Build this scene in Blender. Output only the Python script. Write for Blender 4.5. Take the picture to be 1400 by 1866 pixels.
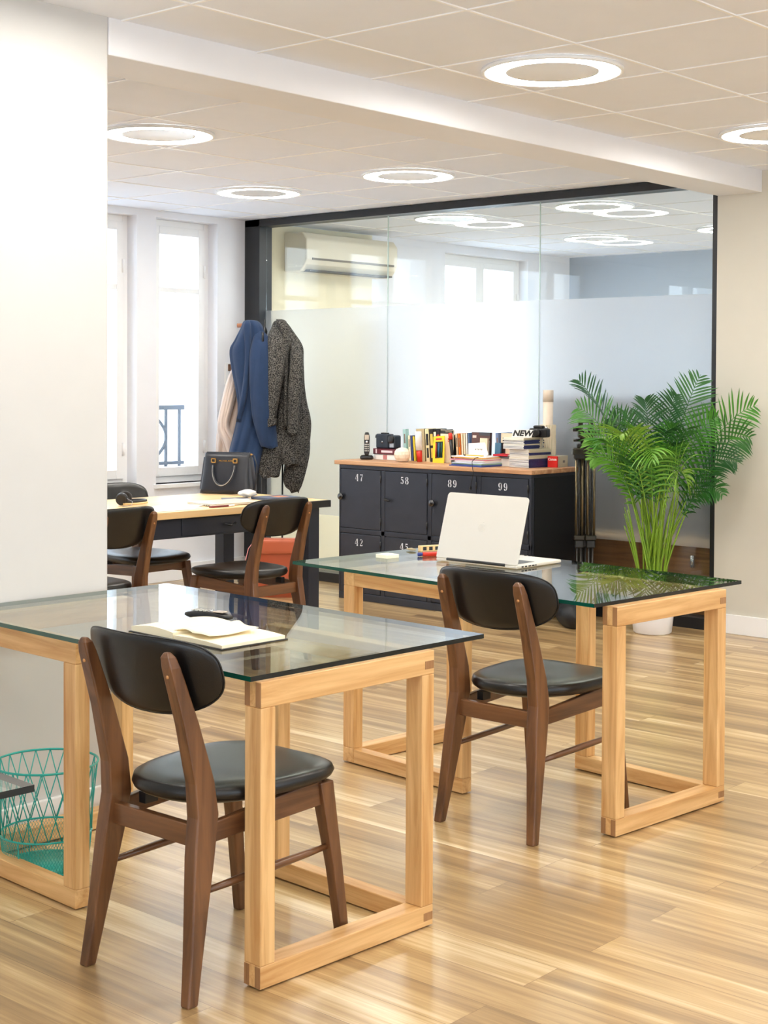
import bpy, bmesh, math, random
from mathutils import Vector, Matrix
R = math.radians
random.seed(7)
for o in list(bpy.data.objects): bpy.data.objects.remove(o, do_unlink=True)
scn = bpy.context.scene
COL = scn.collection

# ------------------------------------------------------------------ camera
AR, PT, RO = 0.7187, 0.0228, -0.0049
rt = Vector((math.sin(AR), -math.cos(AR), 0))
fw = Vector((math.cos(AR), math.sin(AR), 0))
up = fw * math.sin(PT) + Vector((0, 0, math.cos(PT)))
fd = fw * math.cos(PT) - Vector((0, 0, math.sin(PT)))
cx = rt * math.cos(RO) - up * math.sin(RO)
cy = rt * math.sin(RO) + up * math.cos(RO)
cd = bpy.data.cameras.new('camera'); cam = bpy.data.objects.new('camera', cd); COL.objects.link(cam)
m = Matrix((cx, cy, -fd)).transposed().to_4x4(); m.translation = Vector((0, 0, 1.4298)); cam.matrix_world = m
cd.sensor_fit = 'HORIZONTAL'; cd.sensor_width = 36.0; cd.lens = 2708.0 / 1400 * 36
cd.shift_x = 0.0; cd.shift_y = -178.7 / 1400; cd.clip_start = 0.05; cd.clip_end = 200
scn.camera = cam

# ------------------------------------------------------------------ world, exposure, large lights
w = bpy.data.worlds.new('sky'); scn.world = w; w.use_nodes = True
bg = w.node_tree.nodes['Background']; bg.inputs[0].default_value = (0.80, 0.90, 1.0, 1); bg.inputs[1].default_value = 4.2
scn.view_settings.view_transform = 'Standard'; scn.view_settings.look = 'None'
scn.view_settings.gamma = 1.0; scn.view_settings.use_curve_mapping = False
scn.view_settings.exposure = 0.42
scn.cycles.max_bounces = 14; scn.cycles.diffuse_bounces = 8; scn.cycles.glossy_bounces = 6; scn.cycles.transmission_bounces = 8; scn.cycles.transparent_max_bounces = 24
RING_EMIT = 42.0
def portal(loc, sx, sy, rot):
    l = bpy.data.lights.new('portal', 'AREA'); l.shape = 'RECTANGLE'; l.size = sx; l.size_y = sy
    l.cycles.is_portal = True
    o = bpy.data.objects.new('window_portal', l); COL.objects.link(o); o.location = loc; o.rotation_euler = rot
def area(loc, sx, sy, rot, e, col):
    l = bpy.data.lights.new('daylight', 'AREA'); l.shape = 'RECTANGLE'; l.size = sx; l.size_y = sy; l.energy = e; l.color = col
    o = bpy.data.objects.new('daylight', l); COL.objects.link(o); o.location = loc; o.rotation_euler = rot

# ------------------------------------------------------------------ materials
def lin(c):
    return tuple(((v / 255) / 12.92 if v / 255 <= .04045 else ((v / 255 + .055) / 1.055) ** 2.4) for v in c) + (1,)
MATS = {}
def mat(name, rgb, rough=.5, metal=0.0, bump=0.0, bscale=200, coat=0.0, vary=0.0, vscale=8, spec=.5, emit=None, es=0, sheen=0):
    if name in MATS: return MATS[name]
    m = bpy.data.materials.new(name); m.use_nodes = True; nt = m.node_tree; b = nt.nodes['Principled BSDF']
    c = lin(rgb); b.inputs['Base Color'].default_value = c; b.inputs['Roughness'].default_value = rough
    b.inputs['Metallic'].default_value = metal; b.inputs['Coat Weight'].default_value = coat
    b.inputs['Specular IOR Level'].default_value = spec; b.inputs['Coat Roughness'].default_value = .15
    b.inputs['Sheen Weight'].default_value = sheen
    tc = nt.nodes.new('ShaderNodeTexCoord')
    n = nt.nodes.new('ShaderNodeTexNoise'); n.inputs['Scale'].default_value = vscale; n.inputs['Detail'].default_value = 4
    nt.links.new(tc.outputs['Object'], n.inputs['Vector'])
    mx = nt.nodes.new('ShaderNodeMix'); mx.data_type = 'RGBA'
    v = max(vary, .02)
    mx.inputs[6].default_value = tuple(x * (1 - v) for x in c[:3]) + (1,)
    mx.inputs[7].default_value = tuple(min(1, x * (1 + v)) for x in c[:3]) + (1,)
    nt.links.new(n.outputs['Fac'], mx.inputs[0]); nt.links.new(mx.outputs[2], b.inputs['Base Color'])
    if bump:
        n2 = nt.nodes.new('ShaderNodeTexNoise'); n2.inputs['Scale'].default_value = bscale
        nt.links.new(tc.outputs['Object'], n2.inputs['Vector'])
        bp = nt.nodes.new('ShaderNodeBump'); bp.inputs['Strength'].default_value = bump; bp.inputs['Distance'].default_value = .002
        nt.links.new(n2.outputs['Fac'], bp.inputs['Height']); nt.links.new(bp.outputs['Normal'], b.inputs['Normal'])
    if emit:
        b.inputs['Emission Color'].default_value = lin(emit); b.inputs['Emission Strength'].default_value = es
    MATS[name] = m; return m
def wood(name, light, dark, axis='X', scale=1.0, rough=.42, coat=.1):
    key = name + '_' + axis
    if key in MATS: return MATS[key]
    m = bpy.data.materials.new(key); m.use_nodes = True; nt = m.node_tree; b = nt.nodes['Principled BSDF']
    tc = nt.nodes.new('ShaderNodeTexCoord'); mp = nt.nodes.new('ShaderNodeMapping')
    s = {'X': (1.6, 26, 26), 'Y': (26, 1.6, 26), 'Z': (26, 26, 1.6)}[axis]
    mp.inputs['Scale'].default_value = tuple(v * scale for v in s)
    nt.links.new(tc.outputs['Object'], mp.inputs['Vector'])
    n = nt.nodes.new('ShaderNodeTexNoise'); n.inputs['Scale'].default_value = 1.0; n.inputs['Detail'].default_value = 6
    n.inputs['Roughness'].default_value = .6; n.inputs['Distortion'].default_value = .7
    nt.links.new(mp.outputs[0], n.inputs['Vector'])
    cr = nt.nodes.new('ShaderNodeValToRGB'); cr.color_ramp.elements[0].position = .32; cr.color_ramp.elements[1].position = .66
    cr.color_ramp.elements[0].color = lin(dark); cr.color_ramp.elements[1].color = lin(light)
    nt.links.new(n.outputs['Fac'], cr.inputs[0]); nt.links.new(cr.outputs[0], b.inputs['Base Color'])
    b.inputs['Roughness'].default_value = rough; b.inputs['Coat Weight'].default_value = coat; b.inputs['Coat Roughness'].default_value = .2
    bp = nt.nodes.new('ShaderNodeBump'); bp.inputs['Strength'].default_value = .12; bp.inputs['Distance'].default_value = .001
    nt.links.new(n.outputs['Fac'], bp.inputs['Height']); nt.links.new(bp.outputs['Normal'], b.inputs['Normal'])
    MATS[key] = m; return m
def thin_glass(name, tint, ior=1.5):
    m = bpy.data.materials.new(name); m.use_nodes = True; nt = m.node_tree; nt.nodes.clear()
    out = nt.nodes.new('ShaderNodeOutputMaterial'); mx = nt.nodes.new('ShaderNodeMixShader')
    tr = nt.nodes.new('ShaderNodeBsdfTransparent'); tr.inputs[0].default_value = tint
    gl = nt.nodes.new('ShaderNodeBsdfGlossy'); gl.inputs['Roughness'].default_value = 0.0
    fr = nt.nodes.new('ShaderNodeFresnel'); ge = nt.nodes.new('ShaderNodeNewGeometry')
    ma = nt.nodes.new('ShaderNodeMath'); ma.operation = 'MULTIPLY_ADD'
    ma.inputs[1].default_value = -(ior - 1 / ior); ma.inputs[2].default_value = ior
    nt.links.new(ge.outputs['Backfacing'], ma.inputs[0]); nt.links.new(ma.outputs[0], fr.inputs['IOR'])
    nt.links.new(fr.outputs[0], mx.inputs[0]); nt.links.new(tr.outputs[0], mx.inputs[1]); nt.links.new(gl.outputs[0], mx.inputs[2])
    nt.links.new(mx.outputs[0], out.inputs[0]); return m
G_TABLE = thin_glass('table_glass', (.93, .985, .96, 1), 1.75)
G_WIN = thin_glass('window_glass', (.99, 1, 1, 1))
G_PART = thin_glass('partition_glass', (.95, .975, .97, 1), 1.55)
def film():
    m = bpy.data.materials.new('frosted_film'); m.use_nodes = True; nt = m.node_tree; nt.nodes.clear()
    out = nt.nodes.new('ShaderNodeOutputMaterial')
    rf = nt.nodes.new('ShaderNodeBsdfRefraction'); rf.inputs['Roughness'].default_value = .30; rf.inputs['IOR'].default_value = 1.35
    rf.inputs['Color'].default_value = (.97, .98, 1, 1)
    df = nt.nodes.new('ShaderNodeBsdfDiffuse'); df.inputs[0].default_value = (.86, .89, .93, 1)
    tl = nt.nodes.new('ShaderNodeBsdfTranslucent'); tl.inputs[0].default_value = (.9, .93, .97, 1)
    gl = nt.nodes.new('ShaderNodeBsdfGlossy'); gl.inputs['Roughness'].default_value = .3
    m1 = nt.nodes.new('ShaderNodeMixShader'); m1.inputs[0].default_value = .13
    m2 = nt.nodes.new('ShaderNodeMixShader'); m2.inputs[0].default_value = .10
    m3 = nt.nodes.new('ShaderNodeMixShader'); m3.inputs[0].default_value = .05
    nt.links.new(rf.outputs[0], m1.inputs[1]); nt.links.new(df.outputs[0], m1.inputs[2])
    nt.links.new(m1.outputs[0], m2.inputs[1]); nt.links.new(tl.outputs[0], m2.inputs[2])
    nt.links.new(m2.outputs[0], m3.inputs[1]); nt.links.new(gl.outputs[0], m3.inputs[2])
    nt.links.new(m3.outputs[0], out.inputs[0]); return m
FILM = film()
def floor_mat():
    m = bpy.data.materials.new('oak_plank_floor'); m.use_nodes = True; nt = m.node_tree; b = nt.nodes['Principled BSDF']
    N = nt.nodes.new; L = nt.links.new
    tc = N('ShaderNodeTexCoord'); sp = N('ShaderNodeSeparateXYZ'); L(tc.outputs['Object'], sp.inputs[0])
    cb = N('ShaderNodeCombineXYZ'); L(sp.outputs[1], cb.inputs[0]); L(sp.outputs[0], cb.inputs[1])
    br = N('ShaderNodeTexBrick'); L(cb.outputs[0], br.inputs['Vector'])
    br.inputs['Scale'].default_value = 1; br.inputs['Brick Width'].default_value = 1.25; br.inputs['Row Height'].default_value = .142
    br.inputs['Mortar Size'].default_value = .0009; br.inputs['Mortar Smooth'].default_value = 0; br.offset = .37; br.offset_frequency = 2
    br.inputs['Color1'].default_value = (0, 0, 0, 1); br.inputs['Color2'].default_value = (1, 1, 1, 1); br.inputs['Mortar'].default_value = (.2, .2, .2, 1)
    # broad streaks and fine grain, stretched along the planks, shifted per plank
    def nz(sx, sy, det, off):
        mp = N('ShaderNodeMapping'); mp.inputs['Scale'].default_value = (sx, sy, 1); L(cb.outputs[0], mp.inputs['Vector'])
        ad = N('ShaderNodeVectorMath'); ad.operation = 'MULTIPLY_ADD'; L(br.outputs['Color'], ad.inputs[0])
        ad.inputs[1].default_value = (off, off * .7, 0); L(mp.outputs[0], ad.inputs[2])
        n = N('ShaderNodeTexNoise'); n.inputs['Scale'].default_value = 1; n.inputs['Detail'].default_value = det; n.inputs['Roughness'].default_value = .6
        L(ad.outputs[0], n.inputs['Vector']); return n
    n1 = nz(.7, 15, 3, 9); n2 = nz(5, 150, 4, 4); n3 = nz(2.2, 45, 3, 6)
    def math_(op, a, bb, c=None):
        q = N('ShaderNodeMath'); q.operation = op
        for i, v in enumerate((a, bb, c)):
            if v is None: continue
            if isinstance(v, (int, float)): q.inputs[i].default_value = v
            else: L(v, q.inputs[i])
        return q.outputs[0]
    s = math_('MULTIPLY', n1.outputs['Fac'], .62)
    s = math_('MULTIPLY_ADD', n2.outputs['Fac'], .16, s)
    s = math_('MULTIPLY_ADD', n3.outputs['Fac'], .22, s)
    s = math_('MULTIPLY_ADD', br.outputs['Color'], .13, s)
    s = math_('SUBTRACT', s, .065)
    cr = N('ShaderNodeValToRGB'); e = cr.color_ramp.elements
    e[0].position = .34; e[0].color = lin((134, 106, 70)); e[1].position = .70; e[1].color = lin((236, 216, 178))
    a = e.new(.46); a.color = lin((168, 136, 92)); a = e.new(.56); a.color = lin((196, 165, 116))
    L(s, cr.inputs[0])
    mm = N('ShaderNodeMix'); mm.data_type = 'RGBA'; mm.blend_type = 'MULTIPLY'
    L(br.outputs['Fac'], mm.inputs[0]); L(cr.outputs[0], mm.inputs[6]); mm.inputs[7].default_value = (.62, .56, .5, 1)
    L(mm.outputs[2], b.inputs['Base Color'])
    rr = N('ShaderNodeMapRange'); rr.inputs['To Min'].default_value = .30; rr.inputs['To Max'].default_value = .46; L(n3.outputs['Fac'], rr.inputs['Value'])
    L(rr.outputs[0], b.inputs['Roughness']); b.inputs['Specular IOR Level'].default_value = .55; b.inputs['Coat Weight'].default_value = .6; b.inputs['Coat Roughness'].default_value = .24
    bp = N('ShaderNodeBump'); bp.inputs['Strength'].default_value = .12; bp.inputs['Distance'].default_value = .0008
    L(n2.outputs['Fac'], bp.inputs['Height']); L(bp.outputs['Normal'], b.inputs['Normal'])
    return m
def speckle(name, c1, c2, scale, rough=.95):
    m = bpy.data.materials.new(name); m.use_nodes = True; nt = m.node_tree; b = nt.nodes['Principled BSDF']
    tc = nt.nodes.new('ShaderNodeTexCoord'); n = nt.nodes.new('ShaderNodeTexNoise'); n.inputs['Scale'].default_value = scale; n.inputs['Detail'].default_value = 3
    nt.links.new(tc.outputs['Object'], n.inputs['Vector'])
    cr = nt.nodes.new('ShaderNodeValToRGB'); cr.color_ramp.elements[0].position = .44; cr.color_ramp.elements[1].position = .60
    cr.color_ramp.elements[0].color = lin(c1); cr.color_ramp.elements[1].color = lin(c2)
    nt.links.new(n.outputs['Fac'], cr.inputs[0]); nt.links.new(cr.outputs[0], b.inputs['Base Color']); b.inputs['Roughness'].default_value = rough
    return m

WHITE = mat('white_paint', (234, 235, 240), .55, vary=.015)
WARM = mat('warm_white_wall', (206, 205, 203), .6, vary=.02)
TRIMW = mat('white_trim', (240, 240, 240), .4)
BEIGE = mat('beige_wall', (206, 202, 190), .7, vary=.02)
GREYW = mat('grey_blue_wall', (176, 188, 202), .7)
BLACKM = mat('black_powdercoat', (30, 31, 34), .38)
OAK = lambda a: wood('oak', (232, 190, 132), (192, 138, 78), a, 1.1)
OAKP = lambda a: wood('joint_oak', (170, 126, 84), (140, 98, 60), a, 2)
WAL = lambda a: wood('walnut', (120, 79, 47), (78, 47, 27), a, 1.2, .35, .3)
LEATH = mat('black_leatherette', (11, 11, 12), .34, bump=.15, bscale=500, coat=.1)
STEEL = mat('brushed_black_steel', (66, 69, 78), .34, metal=.65, vary=.12, vscale=12, bump=.1, bscale=60)
CHROME = mat('chrome', (200, 200, 200), .15, metal=1)
SILVER = mat('laptop_aluminium', (226, 222, 212), .35, metal=.35)
BLKP = mat('black_plastic', (24, 24, 26), .35)
PAPER = mat('white_paper', (244, 242, 236), .8)
CREAM = mat('cream_paper', (246, 236, 208), .8)
GREENEDGE = mat('green_glass_edge', (4, 74, 60), .08, coat=.6)
DARKEDGE = mat('dark_glass_edge', (3, 16, 18), .3)

# ------------------------------------------------------------------ mesh builder
class MB:
    def __init__(s): s.v = []; s.f = []; s.mi = []; s.sm = []
    def add(s, vs, fs, mi=0, sm=False):
        o = len(s.v); s.v += [Vector(v) for v in vs]; s.f += [[i + o for i in f] for f in fs]; s.mi += [mi] * len(fs); s.sm += [sm] * len(fs); return s
    def box(s, a, b, mi=0, M=None):
        x0, y0, z0 = a; x1, y1, z1 = b
        vs = [(x0, y0, z0), (x1, y0, z0), (x1, y1, z0), (x0, y1, z0), (x0, y0, z1), (x1, y0, z1), (x1, y1, z1), (x0, y1, z1)]
        if M: vs = [M @ Vector(v) for v in vs]
        return s.add(vs, [(0, 3, 2, 1), (4, 5, 6, 7), (0, 1, 5, 4), (1, 2, 6, 5), (2, 3, 7, 6), (3, 0, 4, 7)], mi)
    def lathe(s, prof, n=32, c=(0, 0, 0), mi=0, sm=True, M=None, fl=0, nf=0):
        vs = []; fs = []
        for r, z in prof:
            for k in range(n):
                a = 2 * math.pi * k / n; rr = r * (1 + fl * math.cos(a * nf)) if nf else r
                v = Vector((c[0] + rr * math.cos(a), c[1] + rr * math.sin(a), c[2] + z)); vs.append(M @ v if M else v)
        for i in range(len(prof) - 1):
            for k in range(n):
                k2 = (k + 1) % n; fs.append((i * n + k, i * n + k2, (i + 1) * n + k2, (i + 1) * n + k))
        if prof[0][0] > 1e-5: fs.append(tuple(range(n - 1, -1, -1)))
        if prof[-1][0] > 1e-5: fs.append(tuple((len(prof) - 1) * n + k for k in range(n)))
        return s.add(vs, fs, mi, sm)
    def tube(s, pts, r, n=10, mi=0, closed=False, sm=True, caps=True, flat=None):
        pts = [Vector(p) for p in pts]; m_ = len(pts); rs = r if isinstance(r, (list, tuple)) else [r] * m_
        vs = []; fs = []; prev = None
        for i, p in enumerate(pts):
            t = (pts[(i + 1) % m_] - pts[i - 1]) if (closed or 0 < i < m_ - 1) else (pts[1] - pts[0] if i == 0 else pts[-1] - pts[-2])
            t = t.normalized()
            if prev is None:
                u = t.cross(Vector((0, 0, 1)))
                if u.length < .1: u = t.cross(Vector((0, 1, 0)))
            else: u = prev - t * prev.dot(t)
            u.normalize(); prev = u; w_ = t.cross(u)
            for k in range(n):
                a = 2 * math.pi * k / n; vs.append(p + u * (math.cos(a) * rs[i]) + w_ * (math.sin(a) * rs[i] * (flat or 1)))
        for i in range(m_ if closed else m_ - 1):
            j = (i + 1) % m_
            for k in range(n):
                k2 = (k + 1) % n; fs.append((i * n + k, j * n + k, j * n + k2, i * n + k2))
        if not closed and caps:
            fs.append(tuple(range(n))); fs.append(tuple((m_ - 1) * n + k for k in range(n - 1, -1, -1)))
        return s.add(vs, fs, mi, sm)
    def loft(s, rings, mi=0, sm=True, cap=True):
        n = len(rings[0]); vs = [v for r_ in rings for v in r_]; fs = []
        for i in range(len(rings) - 1):
            for k in range(n):
                k2 = (k + 1) % n; fs.append((i * n + k, i * n + k2, (i + 1) * n + k2, (i + 1) * n + k))
        if cap: fs.append(tuple(range(n - 1, -1, -1))); fs.append(tuple((len(rings) - 1) * n + k for k in range(n)))
        return s.add(vs, fs, mi, sm)
    def prism(s, pts, z0, z1, mi=0, sm=False, M=None):
        n = len(pts); vs = [Vector((x, y, z0)) for x, y in pts] + [Vector((x, y, z1)) for x, y in pts]
        if M: vs = [M @ v for v in vs]
        fs = [tuple(range(n - 1, -1, -1)), tuple(range(n, 2 * n))] + [(k, (k + 1) % n, n + (k + 1) % n, n + k) for k in range(n)]
        return s.add(vs, fs, mi, sm)
    def build(s, name, mats, parent=None, bevel=0, seg=2, sub=0, recalc=True, loc=None, rz=0):
        me = bpy.data.meshes.new(name); me.from_pydata([tuple(v) for v in s.v], [], s.f)
        if not isinstance(mats, (list, tuple)): mats = [mats]
        for q in mats: me.materials.append(q)
        for p, mi, sm in zip(me.polygons, s.mi, s.sm): p.material_index = mi; p.use_smooth = sm
        if recalc:
            bm = bmesh.new(); bm.from_mesh(me); bmesh.ops.recalc_face_normals(bm, faces=bm.faces); bm.to_mesh(me); bm.free()
        me.update(); o = bpy.data.objects.new(name, me); COL.objects.link(o)
        if bevel:
            md = o.modifiers.new('bevel', 'BEVEL'); md.width = bevel; md.segments = seg; md.limit_method = 'ANGLE'; md.angle_limit = R(35)
        if sub:
            md = o.modifiers.new('sub', 'SUBSURF'); md.levels = sub; md.render_levels = sub
        if parent: o.parent = parent
        if loc is not None: o.location = loc; o.rotation_euler.z = rz
        return o
def thing(name, label, cat, loc=(0, 0, 0), rz=0, group=None, rot=None):
    o = bpy.data.objects.new(name, None); COL.objects.link(o); o.empty_display_size = .1
    o.location = loc; o.rotation_euler = rot or (0, 0, rz); tag(o, label, cat, group); return o
def tag(o, label, cat, group=None, kind=None):
    o['label'] = label; o['category'] = cat
    if group: o['group'] = group
    if kind: o['kind'] = kind
    return o
def struct(o): o['kind'] = 'structure'; return o
def copy_tree(o, parent=None):
    c = o.copy(); COL.objects.link(c)
    if parent: c.parent = parent
    for ch in list(o.children): copy_tree(ch, c)
    return c
def bx(name, a, b, m_, parent=None, bevel=0, **k): return MB().box(a, b).build(name, m_, parent, bevel, **k)
def text_mesh(name, s, size, m_, M, parent, ext=.0006, bold=0.0, shear=0.0, sx=1.0):
    cu = bpy.data.curves.new(name, 'FONT'); cu.body = s; cu.size = size; cu.extrude = ext; cu.offset = bold; cu.shear = shear
    cu.align_x = 'CENTER'; cu.align_y = 'CENTER'
    t = bpy.data.objects.new(name, cu); COL.objects.link(t)
    dg = bpy.context.evaluated_depsgraph_get(); me = bpy.data.meshes.new_from_object(t.evaluated_get(dg))
    bpy.data.objects.remove(t, do_unlink=True)
    me.transform(M @ Matrix.Diagonal((sx, 1, 1, 1))); me.materials.clear(); me.materials.append(m_)
    o = bpy.data.objects.new(name, me); COL.objects.link(o); o.parent = parent; return o
def facing(loc, xdir, ydir=(0, 0, 1)):
    x = Vector(xdir).normalized(); y = Vector(ydir).normalized(); z = x.cross(y)
    M = Matrix((x, y, z)).transposed().to_4x4(); M.translation = Vector(loc); return M
def rot2(x, y, a): return (x * math.cos(a) - y * math.sin(a), x * math.sin(a) + y * math.cos(a))

# ------------------------------------------------------------------ room shell
GX, WY, ZC = 7.632, 8.057, 2.603
YB = 3.885        # plane of the beam and of the near white wall
fl = struct(bx('floor', (-3.2, -3.7, -.05), (12.1, 8.4, 0), floor_mat()))
# ceilings: tiled field in a metal grid
CT = mat('ceiling_tile', (234, 239, 250), .85, bump=.25, bscale=400)
CG = mat('ceiling_grid_metal', (246, 246, 246), .35)
def ceiling(name, x0, x1, y0, y1, gx0, gy0, p=.615):
    mb = MB().box((x0, y0, ZC + .004), (x1, y1, ZC + .08), 0)
    x = gx0 + math.ceil((x0 - gx0) / p) * p
    while x < x1: mb.box((x - .0055, y0, ZC), (x + .0055, y1, ZC + .0041), 1); x += p
    y = gy0 + math.ceil((y0 - gy0) / p) * p
    while y < y1: mb.box((x0, y - .0055, ZC - .0003), (x1, y + .0055, ZC + .0042), 1); y += p
    return struct(mb.build(name, [CT, CG]))
ceiling('ceiling', -3.2, GX + .06, -3.7, YB + .01, 3.74, 2.93)
ceiling('ceiling', -3.2, 12.1, YB + .28, WY + .02, 3.74, 4.595)
bm_ = struct(bx('trim_1', (3.07, YB, 2.485), (GX, 4.155, ZC + .08), WHITE, bevel=.004))
struct(bx('wall_left', (-3.2, YB - .001, 0), (3.07, 4.155, ZC + .08), WARM, bevel=.012, seg=3))
# skirting of the near wall
struct(bx('baseboard_left', (-3.2, YB - .016, 0), (3.072, YB - .001, .10), TRIMW, bevel=.004))
# right wall beyond the partition frame
struct(bx('wall_right', (GX, -3.7, 0), (GX + .15, 4.16, ZC + .08), BEIGE))
struct(bx('baseboard_right', (GX - .014, -3.7, 0), (GX, 4.155, .11), TRIMW, bevel=.003))
struct(bx('wall_rear_base', (-3.35, -3.7, 0), (-3.2, 8.4, .5), WHITE))
mbw = MB()
for a, b in ((-3.7, -3.2), (-1.4, -.9), (.9, 1.4), (3.2, 8.4)): mbw.box((-3.35, a, .5), (-3.2, b, 2.45))
mbw.box((-3.35, -3.7, 2.45), (-3.2, 8.4, ZC + .08)); struct(mbw.build('wall_rear', WHITE))
mbw = MB().box((-3.35, -3.85, 0), (GX + .15, -3.7, .5)).box((-3.35, -3.85, 2.45), (GX + .15, -3.7, ZC + .08))
for a, b in ((-3.35, -2.2), (-.4, 1.0), (3.2, 4.4), (6.4, GX + .15)): mbw.box((a, -3.85, .5), (b, -3.7, 2.45))
struct(mbw.build('wall_near', WHITE))
# window wall with its openings
OPEN = [(-2.2, -.6, .69, 2.56), (.45, 1.65, .69, 2.56), (3.1, 4.3, .69, 2.56), (5.46, 6.61, .69, 2.56), (6.784, 7.36, .69, 2.56), (10.0, 11.22, .69, 2.535)]
WT = 8.40
def wall_y(name, x0, x1, y0, y1, ops, m_):
    mb = MB(); xs = x0
    for a, b, z0, z1 in ops:
        mb.box((xs, y0, 0), (a, y1, ZC + .08)); mb.box((a, y0, 0), (b, y1, z0)); mb.box((a, y0, z1), (b, y1, ZC + .08)); xs = b
    mb.box((xs, y0, 0), (x1, y1, ZC + .08)); return struct(mb.build(name, m_))
wall_y('wall_back', -3.35, 12.1, WY, WT, OPEN, WHITE)
struct(bx('baseboard_back', (-3.2, WY - .02, 0), (GX, WY, .115), TRIMW, bevel=.003))
# windows
wn = 0
def window(x0, x1, z0, z1, sashes, shadecol=WHITE):
    global wn; wn += 1
    yr = WY + .10
    root = bpy.data.objects.new('window_%d' % wn, None); COL.objects.link(root); root.location = (x0, yr, z0); struct(root)
    W, H = x1 - x0, z1 - z0
    mb = MB(); fr = .045
    mb.box((0, 0, 0), (fr, .09, H)).box((W - fr, 0, 0), (W, .09, H)).box((fr, .001, 0), (W - fr, .089, fr)).box((fr, .001, H - fr), (W - fr, .089, H))
    mb.build('frame', TRIMW, root, .004)
    sw = (W - 2 * fr) / sashes
    for i in range(sashes):
        a = fr + i * sw; b = a + sw; s_ = .058
        mb = MB()
        mb.box((a, -.012, fr), (a + s_, .06, H - fr)).box((b - s_, -.012, fr), (b, .06, H - fr))
        mb.box((a + s_, -.012, fr), (b - s_, .06, fr + s_ * 1.1)).box((a + s_, -.012, H - fr - s_), (b - s_, .06, H - fr))
        zz = 2.065 - z0; mb.box((a + s_, -.008, zz - .018), (b - s_, .045, zz + .018))
        sh = mb.build('sash', TRIMW, root, .003)
        MB().box((a + s_, .02, fr + s_), (b - s_, .026, H - fr - s_)).build('pane', G_WIN, sh)
        for hz in (.25, H - .35): MB().lathe([(.009, -.045), (.009, .045)], 10, (b - .006 if i == sashes - 1 else a + .006, -.018, hz)).build('hinge', TRIMW, sh)
    if sashes == 2:
        MB().box((W / 2 - .012, -.03, H * .42), (W / 2 + .012, -.012, H * .42 + .12)).build('window_handle', TRIMW, root, .004)
    MB().box((-.02, -.10 - .03, -.03), (W + .02, 0, 0)).build('window_sill', TRIMW, root, .004)
    portal((x0 + W / 2, WT + .02, z0 + H / 2), W, H, (R(-90), 0, 0))
    return root
for a, b, z0, z1 in OPEN: window(a, b, z0, z1, 1 if b - a < .7 else 2)
# big windows behind the camera
for a, b in ((-3.2, -1.4), (-.9, .9), (1.4, 3.2)):
    wn += 1; root = bpy.data.objects.new('window_%d' % wn, None); COL.objects.link(root); root.location = (-3.3, a, .5); struct(root)
    mb = MB(); W = b - a; H = 1.95
    for y in (0, W / 2 - .03, W - .06): mb.box((0, y, 0), (.08, y + .06, H))
    mb.box((0, 0, 0), (.08, W, .06)).box((0, 0, H - .06), (.08, W, H)); mb.build('frame', TRIMW, root)
    MB().box((.03, .06, .06), (.036, W - .06, H - .06)).build('pane', G_WIN, root)
    portal((-3.4, (a + b) / 2, 1.475), 1.95, W, (0, R(-90), 0))
for a, b in ((-2.2, -.4), (1.0, 3.2), (4.4, 6.4)):
    wn += 1; root = bpy.data.objects.new('window_%d' % wn, None); COL.objects.link(root); root.location = (a, -3.83, .5); struct(root)
    mb = MB(); W = b - a; H = 1.95
    for x in (0, W / 2 - .03, W - .06): mb.box((x, 0, 0), (x + .06, .08, H))
    mb.box((0, 0, 0), (W, .08, .06)).box((0, 0, H - .06), (W, .08, H)); mb.build('frame', TRIMW, root)
    MB().box((.06, .03, .06), (W - .06, .036, H - .06)).build('pane', G_WIN, root)
    portal(((a + b) / 2, -3.9, 1.475), W, 1.95, (R(90), 0, 0))
# the street outside: a pale facade opposite
fac = MB().box((-12, 17, -6), (26, 17.4, 14), 0)
for i in range(14):
    for k in range(5): fac.box((-11 + i * 2.6, 16.93, -5.2 + k * 3.3), (-9.9 + i * 2.6, 17.01, -3.2 + k * 3.3), 1)
fo = fac.build('building_facade', [mat('pale_render', (250, 250, 250), .9), mat('facade_window', (190, 205, 222), .3)])
tag(fo, 'pale overexposed building across the street outside the windows', 'building')
# balcony railings
IRON = mat('grey_iron', (64, 70, 80), .6)
def railing(x0, x1, where):
    t = thing('balcony_railing', 'grey wrought iron balcony railing with curled scroll outside the %s' % where, 'railing', (x0, WT + .12, .76), 0, 'railings outside the tall windows')
    W = x1 - x0
    MB().box((-.1, -.012, .44), (W + .1, .012, .475)).build('top_rail', IRON, t)
    MB().box((-.1, -.01, .03), (W + .1, .01, .055)).build('bottom_rail', IRON, t)
    for x in (-.06, W * .86, W + .06): MB().box((x - .009, -.009, 0), (x + .009, .009, .46)).build('post', IRON, t)
    c = W * .5
    for sgn in (-1, 1):
        pts = []
        for i in range(30):
            a = i / 29
            pts.append((c + sgn * (.02 + .17 * math.sin(math.pi * min(1, a * 1.02)) ** .8), 0, .05 + .38 * a))
        MB().tube(pts, .012, 6).build('curved_bar', IRON, t)
        sp = [(c + sgn * (.07 - (.065 * (1 - i / 34)) * math.cos(i * .24)), 0, .24 + (.065 * (1 - i / 34)) * math.sin(i * .24)) for i in range(30)]
        MB().tube(sp, .010, 6).build('scroll', IRON, t)
    MB().lathe([(.0, -.02), (.02, 0), (0, .02)], 10, (c, 0, .435)).build('knob', IRON, t)
    struct_ = MB().box((-.15, -.14, -.12), (W + .15, .05, 0)).build('ledge', mat('stone_ledge', (225, 226, 230), .8), t)
railing(6.82, 7.34, 'right-hand window'); railing(5.5, 6.57, 'left-hand window')

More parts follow.
